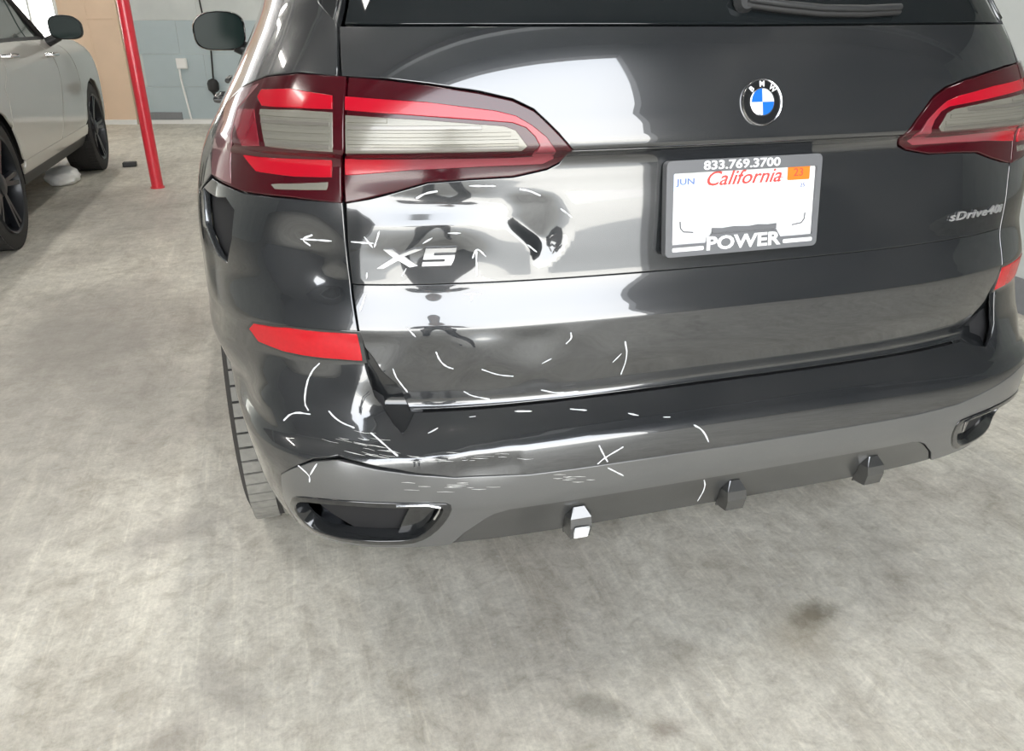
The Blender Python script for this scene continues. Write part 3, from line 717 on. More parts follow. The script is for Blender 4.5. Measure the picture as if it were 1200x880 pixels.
# ------------------------------------------------------------------ lamps: gate half and body half, mirrored
def lamp_set(sg):
    f = (lambda l: l) if sg > 0 else mirror
    gate = LAMP_TOP[:-1] + LAMP_LOW; gate = [(-54.05, 1.1855)] + LAMP_TOP[1:-1] + LAMP_LOW[:-1] + [(-53.95, .9875)]
    g = part(panel('gate_lamp', S, f(gate), 'lampbase', step=.012, off=.003, depth=.02, rnd=.003))
    panel('light_bar', S, f(shrink(GATE_TOPBAR, .0012)), BARM, g, step=.010, off=.0055, depth=.004, rnd=.0015, label='bright red light bar')
    panel('clear_lens', S, f(shrink(GATE_CLEAR, .001)), 'lampclear', g, step=.012, off=.0040, depth=.004, rnd=.001, label='clear ribbed lens')
    def ribs(par, poly, nz, u0, u1):
        zt = max(p[1] for p in poly); zb = min(p[1] for p in poly)
        for i in range(nz):
            z = zb+(zt-zb)*(i+.7)/(nz+.4)
            us2 = [u0+(u1-u0)*k/24 for k in range(25)]
            us2 = [u for u in us2 if inside((u, z-.004), poly) and inside((u, z+.004), poly)]
            if len(us2) < 3: continue
            L = [(u, z+.0026) for u in us2] + [(u, z-.0026) for u in us2[::-1]]
            panel('lens_rib', S, f(L), 'lampclear' if i % 3 else RIBM, par, step=.03, off=.0062, depth=.003, rnd=.0009)
    ribs(g, GATE_CLEAR, 5, -54.0, -35.0)
    body = [(-54.55, 1.1865)] + LAMP_SIDE[1:-1] + [(-54.5, .987)]
    b_ = part(panel('body_lamp', S, f(body), 'lampbase', step=.012, off=.003, depth=.02, rnd=.003))
    panel('sheen_end', S, f([(-66.6, 1.171), (-70.5, 1.154), (-74.3, 1.125), (-74.1, 1.088), (-72.6, 1.042), (-71.8, 1.012), (-69.0, 1.006), (-67.5, 1.004), (-68.3, 1.05), (-69.4, 1.09), (-69.6, 1.13)]), 'lampsheen', b_, step=.015, off=.005, depth=.003)  # rose colour paints in the reflection on the wrapped lamp end
    for nm, src, mm, of in (('light_bar', BODY_TOPBAR, 'lampred', .0055), ('clear_lens', BODY_CLEAR, 'lampclear', .004), ('frame_bar', BODY_FRAME, BARD, .004), ('light_bar', BODY_LOWBAR, 'lampred', .0055), ('reversing_lens', BODY_STRIP, 'lampclear', .0045)):
        panel(nm, S, f(shrink(src, .001)), mm, b_, step=.012, off=of, depth=.004, rnd=.0015)
    ribs(b_, BODY_CLEAR, 5, -65.5, -55.4)
# the light bar on the gate fades from bright red at the shut line to a dull rose at the tip
def bar_mat(name, sign):
    m, t, p = new_mat(name)
    tc = t.nodes.new('ShaderNodeTexCoord').outputs['Object']; sp = t.nodes.new('ShaderNodeSeparateXYZ'); t.links.new(tc, sp.inputs[0])
    ax = math_(t, 'ABSOLUTE', sp.outputs[0])
    lowr = ramp(t, ax, [(.0, (.20,.035,.045)), (.60, (.20,.04,.05)), (.66, (.34,.004,.014)), (1, (.36,.003,.013))])
    upr = ramp(t, ax, [(.0, (.22,.045,.055)), (.38, (.22,.045,.055)), (.44, (.36,.004,.016)), (1, (.38,.003,.013))])
    k = ramp(t, sp.outputs[2], [(.0, (0,0,0)), (1, (1,1,1))])
    f_ = math_(t, 'GREATER_THAN', sp.outputs[2], 1.085)
    t.links.new(mixc(t, f_, lowr, upr), p.inputs['Base Color']); p.inputs['Roughness'].default_value = .16; p.inputs['Coat Weight'].default_value = .25
    return m
BARM = bar_mat('fading_red_lens', 1); M['bar'] = BARM
RIBM = mat('dark_lens_rib', (0.16, 0.15, 0.13), .3, .3, coat=1); BARD = mat('deep_red_frame', (0.16, 0.004, 0.014), .15, coat=1)
lamp_set(1); lamp_set(-1)

# ------------------------------------------------------------------ upper body
def uy(y, z): return S.u_y(y, z, -1)
ux_top = -S.u_x(.60, 1.60)
def flank(sg):
    f = (lambda l: l) if sg > 0 else mirror
    q = [(-56.35, 1.268), (-55.6, 1.19)] + shift(LAMP_SIDE[1:5], -.15, .005) + shift(LAMP_SIDE[5:8], -.5, 0) + [(-74.5, .992), (-78.5, .962), (-79.0, .80), (SY(arch(WY, AR, .725), .725), .725)]
    q += [(uy(WY+AR*math.sin(a), .37+AR*math.cos(a)), .37+AR*math.cos(a)) for a in (-.45, -.3, -.15, 0, .15, .3, .45, .6)]
    q += [(uy(1.16, .85), .85), (uy(1.22, 1.0), 1.0), (uy(1.20, 1.26), 1.26), (uy(.86, 1.275), 1.275), (uy(1.10, 1.60), 1.60), (ux_top, 1.60)]
    part(panel('quarter_panel', S, f(q), 'paint', step=.017))
    a5 = [(uy(WY+AR*math.sin(a), .37+AR*math.cos(a)), .37+AR*math.cos(a)) for a in (.64, .9, 1.2, 1.5)]
    part(panel('rear_door', S, f([(uy(1.225, 1.26), 1.26), (uy(1.245, 1.0), 1.0), (uy(1.185, .85), .85)] + a5 + [(uy(1.32, .40), .40), (uy(2.13, .40), .40), (uy(2.13, 1.26), 1.26)]), 'paint', step=.05))
    part(panel('front_door', S, f([(uy(2.14, 1.26), 1.26), (uy(2.14, .40), .40), (uy(3.12, .40), .40), (uy(3.18, 1.0), 1.0), (uy(3.18, 1.26), 1.26)]), 'paint', step=.05))
    fa = [(uy(FY+AR*math.sin(a), .37+AR*math.cos(a)), .37+AR*math.cos(a)) for a in (-1.5, -1.2, -.9, -.6, -.3, 0, .3, .45)]
    part(panel('front_wing', S, f([(uy(3.19, 1.15), 1.15), (uy(3.19, 1.0), 1.0), (uy(3.13, .40), .40)] + fa + [(uy(4.1, .8), .8), (uy(4.1, 1.06), 1.06)]), 'paint', step=.05))
    part(panel('sill', S, f([(uy(1.30, .395), .395), (uy(3.40, .395), .395), (uy(3.40, .31), .31), (uy(1.30, .31), .31)]), 'deep', step=.05))
    for y0, y1, y0t, y1t in ((.92, 1.20, 1.14, 1.24), (1.23, 2.10, 1.27, 2.10), (2.15, 3.30, 2.15, 2.75)):
        part(panel('side_window', S, f([(uy(y0, 1.285), 1.285), (uy(y1, 1.285), 1.285), (uy(y1t, 1.59), 1.59), (uy(y0t, 1.59), 1.59)]), 'glass', step=.06, off=-.006))
    for y in (2.0, 3.0):
        h0 = S.P(sg*uy(y-.12, 1.02), 1.02, .03); h1 = S.P(sg*uy(y+.08, 1.02), 1.02, .03)
        part(tube('door_handle', [h0+Vector((-sg*-.03, 0, 0)), h0, h1, h1+Vector((-sg*-.03, 0, 0))], .012, 'paint', None, 8))
flank(1); flank(-1)
gl = [(0, 1.2665), (-55.3, 1.2685), (ux_top+1.2, 1.595), (0, 1.60)]
part(panel('rear_window', S, gl + mirror(gl)[1:-1], 'glass', step=.03, off=-.004))
# dark blade finisher beside the glass
for sg in (1, -1):
    L = [(-56.6, 1.275), (-58.8, 1.30), (-61, 1.38), (ux_top-4, 1.59), (ux_top-.2, 1.598)]
    part(panel('pillar_blade', S, L if sg > 0 else mirror(L), 'gloss', step=.03, off=.004))
# roof
bm = bmesh.new(); U1 = -uy(3.0, 1.60); us_ = [-U1+2*U1*i/90 for i in range(91)]; rows_ = []
for t_ in (0, .06, .15, .3, .5, .75, 1):
    row = []
    for u in us_:
        p = S.P(u, 1.605); yy = min(max(p.y, 1.15), 3.0); row.append(bm.verts.new((p.x*(1-t_), p.y+(yy-p.y)*t_, 1.605+.13*math.sin(t_*PI/2)*(1-.35*max(0, (p.y-2)/1)*t_))))
    rows_.append(row)
for p, q in zip(rows_, rows_[1:]):
    for i in range(90): bm.faces.new((p[i], p[i+1], q[i+1], q[i]))
part(from_bm('roof', bm, 'paint', smooth=True))
# windscreen, bonnet and nose
def strip(name, sts, m):
    bm = bmesh.new(); rr = []
    for y, z, hw, cr_ in sts: rr.append([bm.verts.new((hw*k/6, y+.0, z-cr_*(k/6)**2)) for k in range(-6, 7)])
    for p, q in zip(rr, rr[1:]):
        for i in range(12): bm.faces.new((p[i], p[i+1], q[i+1], q[i]))
    return part(from_bm(name, bm, m, smooth=True))
strip('windscreen', [(2.98, 1.70, .66, .08), (3.4, 1.46, .75, .12), (3.9, 1.14, .84, .06)], 'glass')
strip('bonnet', [(3.85, 1.14, .92, .06), (4.3, 1.10, .90, .06), (4.65, 1.02, .86, .08), (4.84, .90, .80, .06)], 'paint')
NOSE = [(.25, .10, .88, 3.2), (.35, .03, .94, 3.2), (.6, .0, .985, 3.2), (.8, .02, .985, 3.2), (.95, .12, .96, 3.1), (1.06, .28, .935, 3.0)]
SN = Shell(NOSE, y0=4.92, s=-1)
part(panel('nose', SN, [(-101, .3), (-101, 1.05), (101, 1.05), (101, .3)], 'paint', step=.04))
part(box('core', (-.60, .42, .28), (.60, 4.4, 1.1), 'dark'))

# wheels -------------------------------------------------------------
def make_wheel(parent, r=.372, wd=.30, rimr=.275, spokes=10, treadm='tread'):
    """wheel axis along local x, outer face at +x"""
    wh = empty('wheel'); wh.parent = parent; h = wd/2
    bm = bmesh.new()
    pr = [(rimr, -h+.01), (r-.045, -h), (r-.014, -h+.012), (r-.006, -h+.035), (r-.006, h-.035), (r-.014, h-.012), (r-.045, h), (rimr, h-.01)]
    add_lathe(bm, pr, 64, closed=True); smooth_by_angle(from_bm('tyre', bm, 'tyre', wh), 40)
    # tread: shoulder blocks and centre ribs
    bm = bmesh.new(); nb = 62
    for k in range(nb):
        a0 = 2*PI*k/nb; a1 = a0+2*PI/nb*.85
        for x0, x1, rr in ((-h+.014, -h+.075, r-.001), (h-.075, h-.014, r-.001)):
            q = []
            for x in (x0, x1):
                for a in (a0, a1):
                    for R0 in (r-.012, rr): q.append(bm.verts.new((x, R0*math.cos(a), R0*math.sin(a))))
            for f4 in ((0,1,3,2), (4,6,7,5), (0,4,5,1), (2,3,7,6), (1,5,7,3)): bm.faces.new([q[i] for i in f4])
    tb = from_bm('tread_blocks', bm, treadm, wh, kind='stuff')
    bm = bmesh.new()
    for x0, x1 in ((-h+.085, -h+.125), (-.02, .02), (h-.125, h-.085)):
        add_lathe(bm, [(r-.012, x0), (r, x0+.003), (r, x1-.003), (r-.012, x1)], 64, closed=True)
    smooth_by_angle(from_bm('tread_ribs', bm, treadm, wh), 40)
    bm = bmesh.new(); add_lathe(bm, [(rimr+.004, h-.012), (rimr-.004, h+.002), (rimr-.016, h-.004), (rimr-.03, h-.06), (rimr-.035, -h+.03), (rimr, -h+.01)], 64, closed=True)
    smooth_by_angle(from_bm('rim', bm, 'rim', wh), 40)
    bm = bmesh.new(); add_lathe(bm, [(.03, h-.01), (.06, h-.02), (.075, h-.05), (.07, h-.09)], 24); smooth_by_angle(from_bm('hub', bm, 'rim', wh), 40)
    bm = bmesh.new(); add_lathe(bm, [(.17, h-.12), (.17, h-.15), (.02, h-.15)], 32); from_bm('brake_disc', bm, 'steel', wh)
    bm = bmesh.new(); add_lathe(bm, [(rimr-.034, -.03), (rimr-.034, -.05), (.02, -.05)], 32); from_bm('wheel_back', bm, 'dark', wh)
    bm = bmesh.new()
    n2 = spokes//2
    pr = [(-.013, .05, -.03), (.013, .05, -.03), (.013, rimr-.012, -.008), (-.013, rimr-.012, -.008)]
    q = [bm.verts.new((h+z, y, x)) for x, y, z in pr]+[bm.verts.new((h+z-.035, y, x)) for x, y, z in pr]
    for f4 in ((0,1,2,3), (0,4,5,1), (1,5,6,2), (2,6,7,3), (3,7,4,0)): bm.faces.new([q[i] for i in f4])
    bmesh.ops.recalc_face_normals(bm, faces=bm.faces); me = bpy.data.meshes.new('spoke'); bm.to_mesh(me); bm.free()
    for k in range(n2):
        for d in (-.11, .11):
            o = link('spoke', me, 'rim', wh); o.rotation_euler = (2*PI*k/n2+d, 0, 0)
    return wh
wh = make_wheel(None)
wheels = [wh]
spots = [(-.850, WY, -1), (.850, WY, 1), (-.84, FY, -1), (.84, FY, 1)]
for i, (x, y, s) in enumerate(spots):
    o = wh if i == 0 else copy_tree(wh)
    o.location = (x, y, .372); o.rotation_euler = (0, 0, 0 if s > 0 else PI); part(o)
    bm = bmesh.new(); add_lathe(bm, [(AR, s*.93), (AR, s*.62), (.02, s*.60)], 40)
    bm.faces.ensure_lookup_table(); cap = [f for f in bm.faces if len(f.verts) > 10 and abs(f.calc_center_median().x-s*.93) < .02]
    bmesh.ops.delete(bm, geom=cap, context='FACES')
    bmesh.ops.delete(bm, geom=[v for v in bm.verts if v.co.z < -.12], context='VERTS')
    for v in bm.verts: v.co += Vector((0, y, .37))
    part(from_bm('arch_liner', bm, 'dark'))
# door mirrors
def door_mirror(sg, paint='paint', glass='mirror'):
    m_ = empty('door_mirror')
    bm = bmesh.new(); rr = []
    for y, k, dz in ((0, .96, 0), (.012, 1.0, 0), (.06, .97, -.004), (.105, .80, -.006), (.13, .45, -.008)):
        ring = []
        for i in range(28):
            a = 2*PI*i/28; ca, sa = math.cos(a), math.sin(a)
            x = .112*math.copysign(abs(ca)**.62, ca); z = .082*math.copysign(abs(sa)**.62, sa)
            if x*sg > 0 and z > 0: z *= 1-.30*(abs(x)/.112)**2.2
            ring.append(bm.verts.new((x*k, y, z*k+dz)))
        rr.append(ring)
    for p, q in zip(rr, rr[1:]):
        for i in range(28): bm.faces.new((p[i], p[(i+1) % 28], q[(i+1) % 28], q[i]))
    bm.faces.new(rr[-1])
    from_bm('mirror_housing', bm, paint, m_, True)
    bm = bmesh.new(); ring = []
    for i in range(28):
        a = 2*PI*i/28; ca, sa = math.cos(a), math.sin(a)
        x = .112*math.copysign(abs(ca)**.62, ca); z = .082*math.copysign(abs(sa)**.62, sa)
        if x*sg > 0 and z > 0: z *= 1-.30*(abs(x)/.112)**2.2
        ring.append(bm.verts.new((x*.93, .006, z*.92)))
    bm.faces.new(ring); from_bm('mirror_glass', bm, glass, m_)
    tube('mirror_arm', [(-sg*.06, .06, -.06), (-sg*.15, .07, -.10)], [.03, .035], 'deep', m_)
    return m_
for sg in (-1, 1):
    o = door_mirror(sg); o.location = (sg*1.005, 2.80, 1.232); part(o)
# rear wiper
wp = part(tube('wiper_arm', [S.P(u, z, .02) for u, z in ((0, 1.305), (7, 1.297), (14, 1.291), (22, 1.290), (28.5, 1.293))], .006, 'deep', None, 8))
tube('wiper_blade', [S.P(u, z, .010) for u, z in ((0, 1.296), (7, 1.288), (14, 1.282), (22, 1.281), (28.8, 1.285))], .006, 'cable', wp, 8)
bm = bmesh.new(); add_lathe(bm, [(.018, 0), (.022, .008), (.014, .02)], 16, Matrix.Translation(S.P(0, 1.303, .0)) @ Matrix.Rotation(-PI/2, 4, 'Z')); smooth_by_angle(from_bm('wiper_hub', bm, 'deep', wp))

# ------------------------------------------------------------------ badges and plate
def xf(me, mtx):
    me.transform(mtx); return me
s_ = lambda zx, zy: ((zx-60)/710*.138, (300-zy)/150*.034)
def pol(l): return [s_(*p) for p in l]
X1 = pol([(60, 298), (118, 297), (250, 235), (300, 208), (470, 150), (400, 150), (262, 195), (212, 215)])
X2a = pol([(130, 150), (205, 150), (262, 195), (212, 215)]); X2b = pol([(250, 235), (300, 208), (415, 282), (345, 292)])
F5 = [pol([(497, 148), (770, 148), (758, 188), (583, 188), (545, 188), (490, 188)]), pol([(490, 188), (583, 188), (570, 205), (750, 205), (740, 238), (462, 238), (478, 205)])]
F5 = [pol([(497, 148), (770, 148), (759, 184), (484, 184)]), pol([(484, 184), (570, 184), (562, 206), (476, 206)]), pol([(476, 206), (752, 206), (744, 236), (466, 236)]), pol([(664, 236), (744, 236), (734, 256), (656, 256)]), pol([(460, 256), (734, 256), (712, 287), (452, 287)])]
x0_, z0_ = -.675, .8735
b1 = wrap('model_letter', S, flatpoly([X1, X2a, X2b], .004), x0_, z0_, 'badge', gate_mid, off=.001)
b2 = wrap('model_letter', S, flatpoly(F5, .004), x0_, z0_, 'badge', gate_mid, off=.001)
me = text_mesh('sDrive40i', .034, .15, .0015, 1.06, .0006); me.transform(Matrix.Diagonal((1.18, .72, 1, 1)))
xs = [v.co.x for v in me.vertices]; k = .182/(max(xs)-min(xs)); me.transform(Matrix.Scale(k, 4, (1, 0, 0)))
bms = bmesh.new(); bms.from_mesh(me); bmesh.ops.triangulate(bms, faces=bms.faces); bms.to_mesh(me); bms.free()
wrap('drive_lettering', S, me, .612, .8915, 'badge', gate_mid, off=.003)
# roundel
EM = frame_on(S, .018, 1.1375, .0)
em = empty('roundel'); em.matrix_world = EM; part(em)
RY = Matrix.Rotation(-PI/2, 4, 'Y')   # lathe axis x -> z
def lz(prof_, seg, name, m):
    bm = bmesh.new(); add_lathe(bm, prof_, seg, Matrix(((0,1,0,0),(0,0,1,0),(1,0,0,0),(0,0,0,1)))); return smooth_by_angle(from_bm(name, bm, m, em), 40)
lz([(.0405, -.004), (.0410, .003), (.0395, .0055), (.0375, .005), (.0365, .002), (.0365, -.002)], 48, 'outer_ring', 'chrome')
lz([(.037, .001), (.037, .0034), (.024, .0040)], 48, 'black_band', 'gloss')
lz([(.0245, .003), (.0245, .0052), (.0228, .0055), (.0226, .003)], 48, 'inner_ring', 'chrome')
for k in range(4):
    bm = bmesh.new(); c0 = bm.verts.new((0, 0, .0050)); arc = [bm.verts.new((.0228*math.cos(PI/2*k+PI/2*i/10), .0228*math.sin(PI/2*k+PI/2*i/10), .0050)) for i in range(11)]
    for i in range(10): bm.faces.new((c0, arc[i], arc[i+1]))
    from_bm('quadrant', bm, 'enamel' if k % 2 == 0 else 'blue', em, label='white quadrant' if k % 2 == 0 else 'blue quadrant')
for ch, a in (('B', 43), ('M', 0), ('W', -43)):
    me = text_mesh(ch, .0135, 0, .0003, 1, .0004); me.transform(Matrix.Rotation(math.radians(a), 4, 'Z') @ Matrix.Translation((0, .0305, .0045))); link('letter', me, 'lettering', em)
# plate and frame
tilt = math.atan2(.022, .17)
pl = empty('licence_plate'); part(pl)
n_ = Vector((0, -math.cos(tilt), math.sin(tilt))); yv = Vector((0, math.sin(tilt), math.cos(tilt)))
cen = Vector((.002, .0735, .9575))
pl.matrix_world = Matrix(((1, yv.x, n_.x, cen.x), (0, yv.y, n_.y, cen.y), (0, yv.z, n_.z, cen.z), (0, 0, 0, 1)))
PW, PH = .161, .086
def rrect(x0, y0, x1, y1, r, seg=5):
    o = []
    for cx, cy, a0 in ((x1-r, y1-r, 0), (x0+r, y1-r, 90), (x0+r, y0+r, 180), (x1-r, y0+r, 270)):
        for i in range(seg+1):
            a = math.radians(a0+90*i/seg); o.append((cx+r*math.cos(a), cy+r*math.sin(a)))
    return o
def framed(outer, inner, z0, z1, name, m, parent):
    bm = bmesh.new(); n = len(outer); a = [[bm.verts.new((x, y, z)) for x, y in l] for l, z in ((outer, z0), (outer, z1), (inner, z1), (inner, z0))]
    for k in range(3):
        for i in range(n): bm.faces.new((a[k][i], a[k][(i+1) % n], a[k+1][(i+1) % n], a[k+1][i]))
    return from_bm(name, bm, m, parent)
framed(rrect(-PW, -PH, PW, PH, .010), rrect(-.147, -.066, .150, .064, .003), -.012, .0045, 'plate_frame', 'frame', pl)
def fp(name, poly, z0, z1, m):
    me = flatpoly([poly], z1-z0); me.transform(Matrix.Translation((0, 0, z0))); return link(name, me, m, pl)
fp('plate', rrect(-.150, -.078, .152, .076, .006), -.004, -.0005, 'white')
# raised bottom bar with the wordmark
fp('frame_bar', [(-.148, -.066), (-.148, -.0635), (-.078, -.0635), (-.068, -.048), (.070, -.048), (.080, -.0635), (.150, -.0635), (.150, -.066)], .003, .0048, 'frame')
fp('frame_tab', [(-.066, -.0375), (-.066, -.0475), (.070, -.0475), (.070, -.0375), (.052, -.0385), (.03, -.0370), (.012, -.0390), (-.02, -.0372), (-.045, -.039)], .003, .0046, 'frame')
def txt(s, x, y, h, wdt, m, z=.0048, shear=0, off=0.0, name='lettering', sp=1.0):
    me = text_mesh(s, h, shear, .0004, sp, off); xs = [v.co.x for v in me.vertices]; ys = [v.co.y for v in me.vertices]
    me.transform(Matrix.Translation((-(max(xs)+min(xs))/2, -(max(ys)+min(ys))/2, 0))); me.transform(Matrix.Diagonal((wdt/(max(xs)-min(xs)), h/(max(ys)-min(ys)), 1, 1)))
    me.transform(Matrix.Translation((x, y, z))); return link(name, me, m, pl)
txt('833.769.3700', -.009, .0755, .0165, .158, 'lettering', off=.0004)
txt('POWER', .002, -.0655, .026, .158, 'lettering', off=.0008, z=.0052)
txt('California', .0, .0515, .026, .155, 'redprint', z=.0002, shear=.35, off=.0002)
fp('signature_dash', [(.062, .045), (.082, .0465), (.082, .0478), (.062, .0465)], -.0004, .0004, 'redprint')
for x in (-.115, .118):
    fp('small_print_bar', rrect(x-.032, -.0765, x+.032, -.069, .002, 2), .0046, .0053, 'lettering')
fp('month_sticker', rrect(-.146, .032, -.098, .062, .002, 2), 0, .0004, 'paleblue')
txt('JUN', -.122, .047, .014, .036, 'blueprint', z=.0006)
fp('year_sticker', rrect(.090, .040, .138, .068, .002, 2), 0, .0006, 'orange')
txt('23', .113, .054, .014, .020, 'redprint', z=.0008)
txt('25', .124, .030, .007, .010, 'blueprint', z=.0004)
for sg in (-1, 1):   # thin raised hook lines in the lower plate corners
    pts_ = [(sg*.132+.002, -.022, .0002), (sg*.131+.002, -.034, .0002), (sg*.125+.002, -.041, .0002), (sg*.105+.002, -.0435, .0002)]
    tube('embossed_line', pts_, .0014, 'frame', pl, 6)

# ------------------------------------------------------------------ grease pencil marks
def chalk(par, lines, off=.0006, wdt=.0034, rs=3):
    rnd = random.Random(rs)
    for ln in lines:
        if len(ln) < 2: continue
        pts_ = curve_pts(ln, closed=False, it=2) if len(ln) > 2 else ln
        q = []
        for a, b in zip(pts_, pts_[1:]):
            d = math.hypot((b[0]-a[0])*US, b[1]-a[1]); k = max(1, int(d/.005))
            for i in range(k): q.append((a[0]+(b[0]-a[0])*i/k, a[1]+(b[1]-a[1])*i/k))
        q.append(pts_[-1]); n = len(q)
        co = [S.P(u+rnd.uniform(-.02, .02), z, off) for u, z in q]; no = [S.N(u, z) for u, z in q]
        bm = bmesh.new(); prev = None
        for i in range(n):
            t_ = (co[min(i+1, n-1)]-co[max(i-1, 0)]).normalized(); sd_ = t_.cross(no[i]).normalized()
            hw = wdt/2*rnd.uniform(.6, 1.15)*(1 if 0 < i < n-1 else .45)
            cur = [bm.verts.new(co[i]-sd_*hw), bm.verts.new(co[i]+no[i]*.0007), bm.verts.new(co[i]+sd_*hw)]
            if prev: bm.faces.new((prev[0], prev[1], cur[1], cur[0])); bm.faces.new((prev[1], prev[2], cur[2], cur[1]))
            prev = cur
        from_bm('pencil_mark', bm, 'chalk', par)
chalk(gate_mid, CHALK['gate_mid']); chalk(gate_low, CHALK['gate_low'], wdt=.0032); chalk(bumper, CHALK['bumper'], wdt=.0034); chalk(lower, CHALK['lower'], wdt=.003); chalk(diff, CHALK['valance'], off=-.003, wdt=.003)
def scuff(par, cu, cz, lu, lz_, nn, seed, off=.0007):
    """short pale scratches through the paint"""
    rnd = random.Random(seed); ls = []
    for i in range(nn):
        u = cu+rnd.gauss(0, lu); z = cz+rnd.gauss(0, lz_)+(u-cu)*-.0022; a = rnd.uniform(.3, 1.1)
        ls.append([(u-a, z+a*.0024), (u, z+rnd.uniform(-.001, .001)), (u+a, z-a*.0022)])
    bm = bmesh.new()
    for ln in ls:
        prev = None
        for i, (u, z) in enumerate(ln):
            p = S.P(u, z, off); n = S.N(u, z); hw = rnd.uniform(.0003, .0009)*(1 if i == 1 else .3)
            cur = [bm.verts.new(p+Vector((0, 0, hw))), bm.verts.new(p-Vector((0, 0, hw)))]
            if prev: bm.faces.new((prev[0], prev[1], cur[1], cur[0]))
            prev = cur
    from_bm('scratches', bm, 'scuff', par, kind='stuff')
scuff(bumper, -53.5, .565, 1.5, .008, 14, 1); scuff(bumper, -48.5, .550, 2.2, .004, 14, 2); scuff(lower, -44, .482, 3.5, .006, 12, 3); scuff(lower, -31, .470, 2.0, .006, 9, 4); scuff(bumper, -42, .538, 4.0, .003, 10, 5)

# hang every part on the car
bpy.context.view_layer.update()
for o in parts:
    mw = o.matrix_basis.copy(); o.parent = car; o.matrix_parent_inverse = Matrix.Identity(4)
    o.matrix_basis = Matrix.Translation((0, -2.4, 0)) @ mw
bpy.data.objects.remove(BASE)
# ------------------------------------------------------------------ the pale car on the left
PROF_FAR = [(.25, .12, .86, 3.0), (.33, .06, .91, 3.0), (.45, .01, .945, 3.0), (.60, .0, .955, 3.0), (.80, .02, .962, 3.0), (.92, .08, .96, 3.0), (1.02, .20, .95, 3.0), (1.08, .34, .93, 2.9), (1.13, .50, .895, 2.8), (1.165, .60, .865, 2.8), (1.40, .62, .79, 2.8), (1.62, .62, .70, 2.8), (1.75, .62, .5, 2.8)]
FX, FY0 = -3.325, 8.02
SF = Shell(PROF_FAR, B=.62, x0=FX, y0=FY0, s=-1)
def fy(y, z): return SF.u_y(FY0-y, z, 1)
far = empty('silver_car', (FX, 5.6, 0), label='pale silver car with black wheels parked on the left', cat='car')
parts = []
fa = lambda cy, angs, r=.43: [(fy(cy+r*math.sin(a), .38+r*math.cos(a)), .38+r*math.cos(a)) for a in angs]
RY_, FYW = 4.17, 7.11
def both(name, l, m, **k):
    for sg in (1, -1): part(panel(name, SF, l if sg > 0 else mirror(l), m, **k))
both('front_wing', [(fy(7.66, .36), .36), (fy(7.72, .6), .6), (fy(7.66, .95), .95), (fy(7.45, 1.07), 1.07), (fy(7.0, 1.125), 1.125), (fy(6.2, 1.155), 1.155), (fy(6.56, 1.0), 1.0), (fy(6.60, .46), .46)] + fa(FYW, (-1.3, -1, -.7, -.4, 0, .4, .8, 1.2, 1.5)), 'suvpaint', step=.045)
both('front_door', [(fy(6.17, 1.158), 1.158), (fy(6.54, 1.0), 1.0), (fy(6.585, .46), .46), (fy(5.70, .46), .46), (fy(5.68, 1.158), 1.158)], 'suvpaint', step=.05)
both('rear_door', [(fy(5.66, 1.158), 1.158), (fy(5.68, .46), .46), (fy(4.62, .46), .46)] + fa(RY_, (1.35, 1.1, .85)) + [(fy(4.52, .9), .9), (fy(4.62, 1.158), 1.158)], 'suvpaint', step=.05)
both('quarter_panel', [(fy(4.60, 1.158), 1.158), (fy(4.50, .9), .9)] + fa(RY_, (.80, .5, .2, 0, -.3, -.6, -.9, -1.2)) + [(fy(3.3, .46), .46), (fy(3.3, 1.62), 1.62), (fy(4.0, 1.62), 1.62), (fy(4.1, 1.158), 1.158)], 'suvpaint', step=.05)
both('sill', [(fy(6.66, .455), .455), (fy(4.62, .455), .455), (fy(4.60, .375), .375), (fy(6.68, .375), .375)], 'suvpaint', step=.05)
both('sill_cladding', [(fy(6.66, .37), .37), (fy(4.62, .37), .37), (fy(4.62, .28), .28), (fy(6.66, .28), .28)], 'deep', step=.05, off=-.01)
both('side_window', [(fy(4.14, 1.172), 1.172), (fy(5.64, 1.172), 1.172), (fy(5.60, 1.60), 1.60), (fy(4.3, 1.60), 1.60)], 'suvglass', step=.06)
both('side_window', [(fy(5.70, 1.172), 1.172), (fy(5.98, 1.172), 1.172), (fy(5.50, 1.50), 1.50), (fy(5.30, 1.60), 1.60), (fy(5.66, 1.60), 1.60)][:0] or [(fy(5.67, 1.172), 1.172), (fy(5.99, 1.172), 1.172), (fy(5.66, 1.44), 1.44)], 'suvglass', step=.06)
both('door_seal', [(fy(4.14, 1.170), 1.170), (fy(6.1, 1.170), 1.170), (fy(6.1, 1.150), 1.150), (fy(4.14, 1.150), 1.150)], 'deep', step=.06, off=.002)
for sg in (1, -1):
    part(tube('windscreen_pillar', [SF.P(sg*fy(6.08, 1.16), 1.16, 0), SF.P(sg*fy(5.72, 1.45), 1.45, -.01), SF.P(sg*fy(5.45, 1.63), 1.63, -.02)], .026, 'deep', None, 10))
part(panel('nose', SF, [(-72, .30), (-72, .93), (72, .93), (72, .30)], 'suvpaint', step=.045))
def strip2(name, sts, m):
    bm = bmesh.new(); rr = []
    for y, z, hw, cr_ in sts: rr.append([bm.verts.new((FX+hw*k/8, y, z-cr_*abs(k/8)**2.4)) for k in range(-8, 9)])
    for p, q in zip(rr, rr[1:]):
        for i in range(16): bm.faces.new((p[i], p[i+1], q[i+1], q[i]))
    return part(from_bm(name, bm, m, smooth=True))
strip2('bonnet', [(6.1, 1.19, .875, .03), (6.8, 1.18, .89, .04), (7.3, 1.15, .87, .05), (7.6, 1.07, .82, .06), (7.8, .98, .76, .06)], 'suvpaint')
strip2('windscreen', [(6.1, 1.18, .84, .02), (5.75, 1.45, .78, .03), (5.35, 1.68, .70, .05)], 'suvglass')
